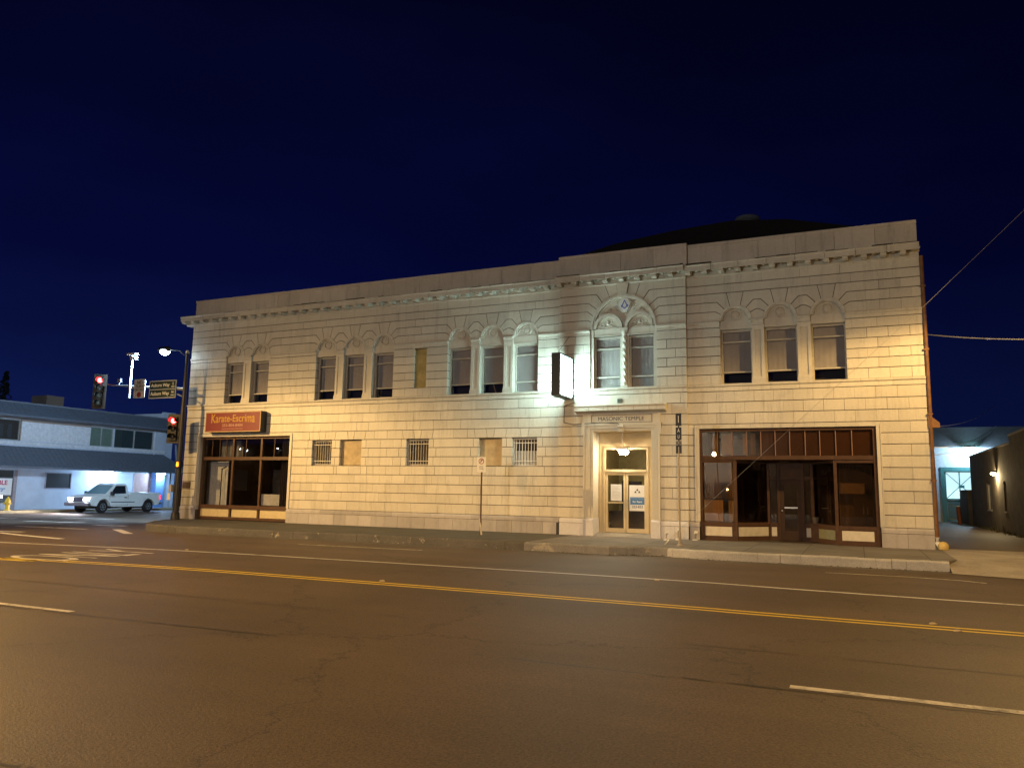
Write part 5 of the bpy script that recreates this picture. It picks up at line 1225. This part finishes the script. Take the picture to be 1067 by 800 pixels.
# front wheel x=1.72, rear wheel x=-1.72 ; body from -2.75 to 2.75
WH = (1.75, -1.70); WR = 0.37; AR = 0.47
def arch_pts(cx, zb=0.42, n=10):
    a0 = math.asin((zb-WR)/AR); return [(cx+AR*cos(a0+(pi-2*a0)*k/n), WR+AR*sin(a0+(pi-2*a0)*k/n)) for k in range(n+1)]
prof = [(2.62, 0.45)] + arch_pts(WH[0]) + [(1.1, 0.36), (-1.1, 0.36)] + arch_pts(WH[1]) + [(-2.55, 0.48), (-2.62, 0.60), (-2.62, 1.12), (-0.17, 1.14), (-0.15, 1.08), (1.50, 1.06), (2.10, 1.02), (2.55, 0.93), (2.66, 0.80), (2.68, 0.62)]
def body_mesh():
    # side skins inset at mid tumblehome, extruded across the width with rounded shoulders
    m = MB(); n = len(prof); ys = [(-HWD, 0.0, 0.0), (-HWD+0.05, 0.0, 0.03), (HWD-0.05, 0.0, 0.03), (HWD, 0.0, 0.0)]
    rows = []
    for y, _, lift in ys:
        rows.append([(x*(0.985 if lift == 0 else 1), y*(0.97 if z > 0.95 else 1.0 if z > 0.5 else 0.975), z+(lift if z > 1.0 else 0)) for x, z in prof])
    vs = [p for r_ in rows for p in r_]; fs = [tuple(range(n-1, -1, -1)), tuple(range(3*n, 4*n))]
    for i in range(3):
        for k in range(n): fs.append((i*n+k, i*n+(k+1)%n, (i+1)*n+(k+1)%n, (i+1)*n+k))
    m.add(vs, fs); return m
bo = body_mesh().build('body', CARW, PT, smooth=True, fix=True)
# bed opening
m = MB(); m.box(-2.52, -0.27, -0.80, 0.80, 1.146, 1.175); m.build('bed_liner', BLACK, PT)
m = MB(); m.box(-2.6, -0.19, 0.80, 0.93, 1.13, 1.22); m.box(-2.6, -0.19, -0.93, -0.80, 1.13, 1.22); m.box(-2.62, -2.52, -0.8, 0.8, 1.13, 1.22); m.build('bed_rail', CARW, PT, bevel=0.015)
# cab greenhouse
cab = MB()
lo_ = [(-0.62, 0.90), (1.15, 0.90)]
cabp = [(-0.16, 1.10), (1.58, 1.08), (0.84, 1.68), (0.68, 1.75), (0.04, 1.75), (-0.10, 1.66)]
n = len(cabp); yy_ = lambda z: 0.90-(z-1.08)*0.28
vs = [(x, -yy_(z), z) for x, z in cabp] + [(x, yy_(z), z) for x, z in cabp]
cab.add(vs, [tuple(range(n-1, -1, -1)), tuple(range(n, 2*n))] + [(k, (k+1)%n, (k+1)%n+n, k+n) for k in range(n)])
cab.build('cab', CARW, PT, fix=True, bevel=0.03)
for s_ in (-1, 1):
    m = MB(); q = [(0.06, 1.16), (1.20, 1.16), (0.76, 1.62), (0.06, 1.64)]
    pts = [(x, s_*(yy_(z)+0.008), z) for x, z in q]; m.add(pts, [(0, 1, 2, 3)])
    m.build('side_window', simple('dark_car_window', (0.015, 0.02, 0.028), 0.1, noise=0), PT)
m = MB(); a = Vector((1.52, 0, 1.125)); b = Vector((0.89, 0, 1.64)); nn = Vector((0.58, 0, 0.76))*0.012
m.add([(a.x+nn.x, -0.80, a.z+nn.z), (a.x+nn.x, 0.80, a.z+nn.z), (b.x+nn.x, 0.66, b.z+nn.z), (b.x+nn.x, -0.66, b.z+nn.z)], [(0, 1, 2, 3)]); m.build('windscreen', simple('windscreen_glass', (0.16, 0.30, 0.36), 0.08, noise=0), PT)
m = MB(); m.add([(-0.15, -0.7, 1.2), (-0.15, 0.7, 1.2), (-0.125, 0.62, 1.58), (-0.125, -0.62, 1.58)], [(0, 1, 2, 3)]); o = m.build('rear_window', simple('dark_rear_window', (0.015, 0.02, 0.028), 0.1, noise=0), PT); o.location = (-0.02, 0, 0)
for s_ in (-1, 1):
    d = MB(); yb = HWD*0.995
    # door shut lines and handle
    for x in (-0.04, 1.32): d.box(x-0.006, x+0.006, s_*(yb-0.02), s_*(yb+0.004), 0.45, 1.06)
    d.box(-0.04, 1.32, s_*(yb-0.02), s_*(yb+0.004), 0.44, 0.452); d.build('door_gap', BLACK, PT)
    d = MB(); d.box(0.06, 0.24, s_*(yb-0.02), s_*(yb+0.03), 0.90, 0.95); d.build('door_handle', BLACK, PT)
    d = MB(); d.box(-0.55, 1.20, s_*(yb-0.02), s_*(yb+0.012), 0.62, 0.67); d.build('side_moulding', simple('dark_grey_moulding', (0.06, 0.08, 0.09), 0.5), PT)
    d = MB(); d.rot_box((1.24, s_*1.07, 1.17), (0.10, 0.24, 0.22)); d.tube([(1.24, s_*0.88, 1.10), (1.24, s_*1.0, 1.14)], 0.02, 6); d.build('wing_mirror', BLACK, PT, bevel=0.01)
    d = MB(); d.box(2.55, 2.69, s_*0.62-0.20, s_*0.62+0.20, 0.74, 0.90); d.build('headlight', emit('headlight_lens', (1.0, 0.93, 0.98), 60), PT, bevel=0.02)
    d = MB(); d.box(-2.64, -2.56, s_*0.90-0.06, s_*0.90+0.07, 0.80, 1.05); d.build('tail_light', emit('tail_light_red', (1.0, 0.03, 0.06), 3.5), PT)
    ld = bpy.data.lights.new('headlight_beam', 'SPOT'); ld.energy = 900; ld.color = (1, 0.93, 0.98); ld.spot_size = radians(100); ld.spot_blend = 0.8; ld.shadow_soft_size = 0.08
    lo2 = bpy.data.objects.new('headlight_beam', ld); link(lo2, PT); lo2.location = (2.74, s_*0.62, 0.82); lo2.rotation_euler = Vector((1, 0, -0.14)).to_track_quat('-Z', 'Y').to_euler()
m = MB(); m.box(2.60, 2.71, -0.40, 0.40, 0.66, 0.92); 
m.build('grille', simple('purple_grey_grille', (0.10, 0.09, 0.13), 0.4), PT, bevel=0.01)
m = MB(); m.box(2.60, 2.83, -0.95, 0.95, 0.42, 0.62); m.build('front_bumper', CHR, PT, bevel=0.03)
m = MB(); m.box(-2.82, -2.60, -0.92, 0.92, 0.48, 0.62); m.build('rear_bumper', CHR, PT, bevel=0.02)
m = MB(); m.box(-2.3, 2.3, -0.7, 0.7, 0.26, 0.44); m.build('chassis', BLACK, PT)
for cx in WH:
    for s_ in (-1, 1):
        w = empty('wheel', (cx, s_*0.84, WR)); w.parent = PT
        m = MB(); m.lathe([(0.22, -0.11), (0.34, -0.12), (WR, -0.09), (WR, 0.09), (0.34, 0.12), (0.22, 0.11)], axis='y', seg=24); m.build('tyre', RUB, w, smooth=True)
        m = MB(); m.lathe([(0.225, -0.10), (0.20, -0.115*1), (0.08, -0.07), (0.05, -0.12), (0.01, -0.12)] if s_ < 0 else [(0.225, 0.10), (0.20, 0.115), (0.08, 0.07), (0.05, 0.12), (0.01, 0.12)], axis='y', seg=20)
        for q in range(6):
            a = q*pi/3; m.rot_box((0.14*cos(a), s_*0.11, 0.14*sin(a)), (0.13, 0.03, 0.035), ry=-a)
        m.build('rim', simple('alloy_rim', (0.45, 0.5, 0.55), 0.35, metal=0.6), w)
        m = MB(); m.lathe([(AR-0.02, -0.16), (AR-0.02, 0.10*1)], (cx, s_*0.80, WR), axis='y', seg=20) if False else None

# ================================================================== RIGHT SIDE: GARAGE AND NEIGHBOUR
GB = empty('garage_building', (33.0, 30.0, 0), 0, 'blue-grey lit garage building with a glazed teal door at the end of the alley', 'building')
GW = simple('pale_blue_render', (0.44, 0.50, 0.56), 0.7); TEAL = simple('teal_frame', (0.04, 0.16, 0.17), 0.5)
m = MB(); m.box(-6, 0.50, 0, 8, 0, 5.9); m.box(2.25, 16, 0, 8, 0, 5.9); m.box(0.50, 2.25, 0, 8, 3.30, 5.9); m.build('wall', GW, GB)
m = MB(); m.box(-6, 16, -0.9, -0.01, 4.70, 5.86); m.box(-6, 16, -0.95, 0, 5.86, 5.93); m.build('fascia', simple('dull_blue_fascia', (0.16, 0.20, 0.24), 0.7), GB)
m = MB(); m.box(0.30, 0.52, -0.08, 0.1, 0, 3.45); m.box(0.52, 2.6, -0.08, 0.1, 3.20, 3.45); m.box(0.52, 0.60, 0.1, 0.2, 0.1, 3.2); m.build('door_frame', TEAL, GB)
gd = MB()
for x in (0.56, 1.35, 2.20): gd.box(x-0.03, x+0.03, 0.12, 0.16, 0.1, 3.2)
for z in (0.12, 1.45, 3.17): gd.box(0.56, 2.25, 0.121, 0.159, z-0.03, z+0.03)
bar(gd, (0.6, 1.5), (2.2, 3.1), 0.04, 0.10, 0.118); bar(gd, (0.6, 3.1), (2.2, 1.5), 0.04, 0.098, 0.116); gd.box(1.28, 1.60, 0.08, 0.098, 2.15, 2.32)
gd.build('garage_door', TEAL, GB)
gi = MB(); gi.box(0.5, 2.3, 0.9, 0.95, 1.42, 3.2); gi.build('lit_interior', emit('lit_interior_wall', (0.62, 0.93, 1.0), 1.0), GB)
gi = MB(); gi.box(0.5, 2.3, 0.20, 0.25, 0.05, 1.42); gi.build('lower_door_panel', simple('teal_grey_panel', (0.25, 0.36, 0.38), 0.6), GB)
gi = MB()
for a in (0.65, 1.42): gi.box(a, a+0.62, 0.17, 0.2, 0.25, 1.0); gi.box(a, a+0.62, 0.17, 0.2, 1.08, 1.35)
gi.build('vent_grille', simple('dark_teal_grille', (0.06, 0.12, 0.13), 0.6), GB)
gi = MB(); gi.box(-0.5, 0.02, -0.4, 0, 0.6, 3.44); gi.build('side_panel', simple('mid_blue_panel', (0.15, 0.24, 0.36), 0.6), GB)
t = empty('wall_light', (34.9, 29.0, 4.62), 0, 'bright cyan-white light under the fascia of the garage', 'light')
m = MB(); m.box(-0.28, 0.28, 0.0, 0.12, 0.0, 0.06); m.build('housing', WHITE, t); m = MB(); m.box(-0.28, 0.28, -0.10, 0.10, -0.10, -0.001); m.build('lens', emit('cyan_lamp_lens', (0.55, 1.0, 0.95), 26), t)
ld = bpy.data.lights.new('wall_light', 'POINT'); ld.energy = 420; ld.color = (0.62, 0.84, 1.0); ld.shadow_soft_size = 0.1
lo = bpy.data.objects.new('lamp_light', ld); link(lo, t); lo.location = (0, -0.1, -0.25)
NB = empty('neighbour_building', (34.4, 0, 0), 0, 'low dark stucco building with two narrow windows beside the alley', 'building')
NS = simple('brown_stucco', (0.17, 0.14, 0.11), 0.9, noise=0.2, nscale=2, bump=0.4)
m = MB()
def nwall(y0, y1, zt, hs=()):
    for a, b in segs_minus(y0, y1, hs): m.box(0, 0.3, a, b, 0, zt)
    for a, b in hs: m.box(0, 0.3, a, b, 0, 0.93); m.box(0, 0.3, a, b, 2.30, zt)
nwall(12.3, 25.2, 3.86, [(13.7, 14.35), (18.0, 19.4)]); nwall(3.0, 12.3, 4.18)
m.box(0.3, 14, 3.0, 25.2, 0, 3.6); m.build('wall', NS, NB)
m = MB(); m.box(-0.04, 0.34, 12.3, 25.24, 3.86, 3.93); m.box(-0.04, 0.34, 2.96, 12.3, 4.18, 4.25); m.build('coping', simple('pale_coping', (0.42, 0.38, 0.34), 0.7), NB)
for a, b in ((13.7, 14.35), (18.0, 19.4)):
    w = MB(); w.box(0.06, 0.12, a, a+0.06, 0.93, 2.3); w.box(0.06, 0.12, b-0.06, b, 0.93, 2.3); w.box(0.06, 0.12, a+0.06, b-0.06, 2.22, 2.3); w.box(-0.03, 0.14, a, b, 0.90, 0.97); o = w.build('window', FRAMEW, NB)
    w = MB(); w.box(0.09, 0.095, a+0.06, b-0.06, 0.97, 2.22); w.build('pane', GLASS, o); w = MB(); w.box(0.2, 0.25, a, b, 0.93, 2.3); w.build('blind', simple('grey_inner_blind', (0.10, 0.10, 0.10), 0.8), o)
t = empty('wall_lamp', (34.30, 15.9, 2.72), 0, 'glowing yellow-white lamp on the dark stucco alley wall', 'light')
m = MB(); m.box(-0.14, 0.1, -0.14, 0.14, 0.0, 0.10); m.build('housing', DMETAL, t); m = MB(); m.lathe([(0.10, 0), (0.09, -0.08), (0.03, -0.12)], (-0.06, 0, 0), seg=12); m.build('lens', emit('yellow_lamp_lens', (1.0, 0.82, 0.42), 40), t)
ld = bpy.data.lights.new('wall_lamp', 'POINT'); ld.energy = 160; ld.color = (1.0, 0.75, 0.38); ld.shadow_soft_size = 0.06
lo = bpy.data.objects.new('lamp_light', ld); link(lo, t); lo.location = (-0.12, 0, -0.18)
# low yard wall beyond, bollard, weeds
m = MB(); m.box(34.2, 34.45, 25.3, 29.0, 0, 1.95); m.box(34.17, 34.48, 25.3, 29.0, 1.95, 2.0); tag(m.build('yard_wall', NS), 'low brown yard wall between the stucco building and the garage', 'wall')
t = empty('bollard', (33.75, 25.9, 0), 0, 'rust-red steel bollard with a pale cap in the alley', 'bollard')
m = MB(); m.tube([(0.05, 0, 0), (0, 0, 1.0)], 0.11, 12); m.build('post', simple('rust_red', (0.22, 0.07, 0.03), 0.7, noise=0.3), t, smooth=True); m = MB(); m.lathe([(0.11, 1.0), (0.09, 1.05), (0.02, 1.08)], seg=12); m.build('cap', simple('pale_cap', (0.5, 0.45, 0.35), 0.6), t)
wd = MB(); rnd = random.Random(11)
for k in range(150):
    y = rnd.uniform(9, 25); x = 34.38-abs(rnd.gauss(0, 0.14)); h = rnd.uniform(0.05, 0.22)*(3.2 if abs(y-14.8) < 0.35 else 1)
    a = rnd.uniform(0, 6.28); wv = 0.02
    wd.add([(x-wv*cos(a), y-wv*sin(a), 0), (x+wv*cos(a), y+wv*sin(a), 0), (x+rnd.gauss(0, 0.06), y+rnd.gauss(0, 0.06), h)], [(0, 1, 2)])
tag(wd.build('weeds', simple('dry_weed', (0.10, 0.09, 0.03), 0.9)), 'dry weeds growing along the foot of the alley wall', 'weeds', kind='stuff')
# utility pole stub that carries the guy wire (off to the right)
t = empty('utility_pole', (Pe.x+0.05, -3.0, 0), 0, 'wooden utility pole at the right end of the sidewalk holding the guy wire', 'pole')
m = MB(); m.tube([(0, 0, GZ), (0, 0, 13.5)], [0.17, 0.11], 12); m.build('shaft', simple('creosote_wood', (0.08, 0.05, 0.03), 0.9), t, smooth=True)
m = MB(); m.box(-1.2, 1.2, -0.06, 0.06, 12.6, 12.72); m.build('crossarm', simple('weathered_wood', (0.12, 0.09, 0.06), 0.9), t)
# far dark tree beyond the left building
t = empty('bare_tree', (-43.0, 18.6, 0), 0, 'faint dark tree behind the roof of the pale building', 'tree')
m = MB(); m.tube([(0, 0, 0), (0.1, 0, 5), (0, 0.1, 9.2), (0, 0, 11.3)], [0.25, 0.2, 0.12, 0.03], 8); m.build('trunk', DARK, t)
m = MB(); rnd = random.Random(4)
for k in range(420):
    a = rnd.uniform(0, 6.28); z = rnd.uniform(7.5, 11.6); rr_ = rnd.random()**0.5*(0.95-0.2*(z-7.5)); c = Vector((rr_*cos(a), rr_*sin(a), z)); s_ = rnd.uniform(0.08, 0.2)
    d1 = Vector((rnd.gauss(0, 1), rnd.gauss(0, 1), rnd.gauss(0, 1))).normalized()*s_; d2 = Vector((rnd.gauss(0, 1), rnd.gauss(0, 1), rnd.gauss(0, 1))).normalized()*s_
    m.add([c-d1, c+d2, c+d1, c-d2], [(0, 1, 2, 3)])
m.build('crown', simple('night_foliage', (0.012, 0.016, 0.010), 0.9), t)

# ================================================================== BUILDING ACROSS THE STREET (seen only as a reflection)
OB = empty('opposite_building', (0, -46, 0), 0, 'long dark low building across the street behind the viewer', 'building')
m = MB(); m.box(-55, -8, -12, 0, -0.3, 6.5); m.box(-8, 30, -12, 0, -0.3, 7.6); m.box(30, 75, -12, 0, -0.3, 5.6)
m.build('wall', simple('dark_opposite_wall', (0.10, 0.085, 0.07), 0.9, noise=0.3, nscale=0.6), OB)
for k in range(14):
    x = -50+k*8.3; m = MB(); m.box(x, x+3.2, 0.0, 0.06, 0.8, 2.6); m.build('window', simple('dim_shop_window', (0.03, 0.035, 0.04), 0.3, noise=0), OB)
m = MB(); m.box(-90, 100, -90, -60, -0.3, 9); m.build('rear_block', DARK, OB)
for k, (x, z, c_, st, lab) in enumerate(((17.57, 1.95, (1.0, 0.62, 0.2), 90, 'yellow wall lamp at the middle of the opposite building'), (15.2, 1.75, (0.8, 0.95, 1.0), 30, 'small white wall lamp beside the yellow one on the opposite building'), (-40.6, 6.0, (0.85, 0.93, 1.0), 60, 'leftmost white flood lamp high on the opposite building'),
        (-39.5, 5.8, (0.85, 0.93, 1.0), 50, 'middle white flood lamp high on the opposite building'), (-34.8, 6.0, (0.85, 0.93, 1.0), 50, 'rightmost white flood lamp high on the opposite building'),
        (16.5, 5.2, (1.0, 0.95, 0.88), 80, 'added white fill lamp on the opposite building, out of view'))):
    t = empty('wall_lamp', (x, -45.9, z), 0, lab, 'light')
    if k == 5:
        ld = bpy.data.lights.new('fill_light', 'POINT'); ld.energy = 9500; ld.color = (1.0, 0.96, 0.84); ld.shadow_soft_size = 0.15  # added fill lamp, unseen, lifts the upper facade with neutral light
        lo = bpy.data.objects.new('lamp_light', ld); link(lo, t); lo.location = (0, 0.3, -0.1)
    m = MB(); m.box(-0.2, 0.2, -0.1, 0.05, 0.10, 0.2); m.build('housing', DMETAL, t)
    m = MB(); m.lathe([(0.02, 0.06), (0.08, 0.03), (0.10, -0.03), (0.06, -0.09), (0.02, -0.10)], seg=12); m.build('lens', emit('opposite_lamp_lens', c_, st), t, smooth=True)

# ================================================================== STREET LAMPS (outside the picture, lighting the scene)
def photometry(ld, stops, shield=False):
    """cutoff luminaire distribution: strength against the cosine of the angle from straight down"""
    ld.use_nodes = True; n = ld.node_tree; em = n.nodes['Emission']
    t = n.nodes.new('ShaderNodeTexCoord'); sp = n.nodes.new('ShaderNodeSeparateXYZ'); mt = n.nodes.new('ShaderNodeMath'); mt.operation = 'MULTIPLY'; mt.inputs[1].default_value = -1
    cr = n.nodes.new('ShaderNodeValToRGB'); cr.color_ramp.interpolation = 'LINEAR'
    cr.color_ramp.elements[0].color = (*[stops[0][1]]*3, 1); cr.color_ramp.elements[1].color = (*[stops[-1][1]]*3, 1)
    for p, v in stops[1:-1]: e_ = cr.color_ramp.elements.new(p); e_.color = (v, v, v, 1)
    n.links.new(t.outputs['Normal'], sp.inputs[0]); n.links.new(sp.outputs['Z'], mt.inputs[0]); n.links.new(mt.outputs[0], cr.inputs[0])
    out = cr.outputs[0]
    if shield:          # added falloff in the strength dims light towards -x; no shield is modelled
        mr_ = n.nodes.new('ShaderNodeMapRange'); mr_.inputs['From Min'].default_value = 0.08; mr_.inputs['From Max'].default_value = 0.46; mr_.inputs['To Min'].default_value = 0.03
        n.links.new(sp.outputs['X'], mr_.inputs['Value']); q = n.nodes.new('ShaderNodeMath'); q.operation = 'MULTIPLY'
        n.links.new(out, q.inputs[0]); n.links.new(mr_.outputs[0], q.inputs[1]); out = q.outputs[0]
    n.links.new(out, em.inputs['Strength'])
CUTOFF = [(0.0, 0.05), (0.10, 0.08), (0.17, 0.24), (0.24, 0.85), (0.32, 1.0), (0.6, 0.5), (1.0, 0.18)]
def street_lamp(base, head, col, watts, label, stops=CUTOFF, rad=0.1, shield=False):
    t = empty('street_lamp', base, 0, label, 'street light', 'tall sodium street lamps')
    b = Vector(base); h = Vector(head)-b
    m = MB(); m.tube([(0, 0, 0), (0, 0, h.z-0.6), (h.x*0.3, h.y*0.3, h.z-0.05), (h.x, h.y, h.z)], [0.12, 0.08, 0.05, 0.035], 10); m.build('pole', METAL, t, smooth=True)
    m = MB(); m.box(-0.16, 0.16, -0.35, 0.35, 0, 0.16); o = m.build('lamp_head', DMETAL, t, bevel=0.03); o.location = h
    m = MB(); m.box(-0.12, 0.12, -0.22, 0.22, -0.03, -0.002); o = m.build('lens', emit('sodium_lens', col, 10), t); o.location = h
    ld = bpy.data.lights.new('street_lamp_light', 'POINT'); ld.energy = watts; ld.color = col; ld.shadow_soft_size = rad
    photometry(ld, stops, shield)
    lo = bpy.data.objects.new('lamp_light', ld); link(lo, t); lo.location = h-Vector((0, 0, 0.25))
SOD = (1.0, 0.61, 0.21)
street_lamp((-4.2, -21.5, GZ), (-3.2, -15.5, 9.5), SOD, 26000, 'sodium street lamp left of the view across from the shop sign', shield=True)
street_lamp((36.5, -5.3, GZ), (34.6, -7.2, 8.6), SOD, 8500, 'sodium street lamp right of the view by the alley mouth')
street_lamp((9.0, -35, GZ), (9.5, -31.5, 9.5), (1.0, 0.54, 0.19), 12500, 'sodium street lamp behind the viewer')
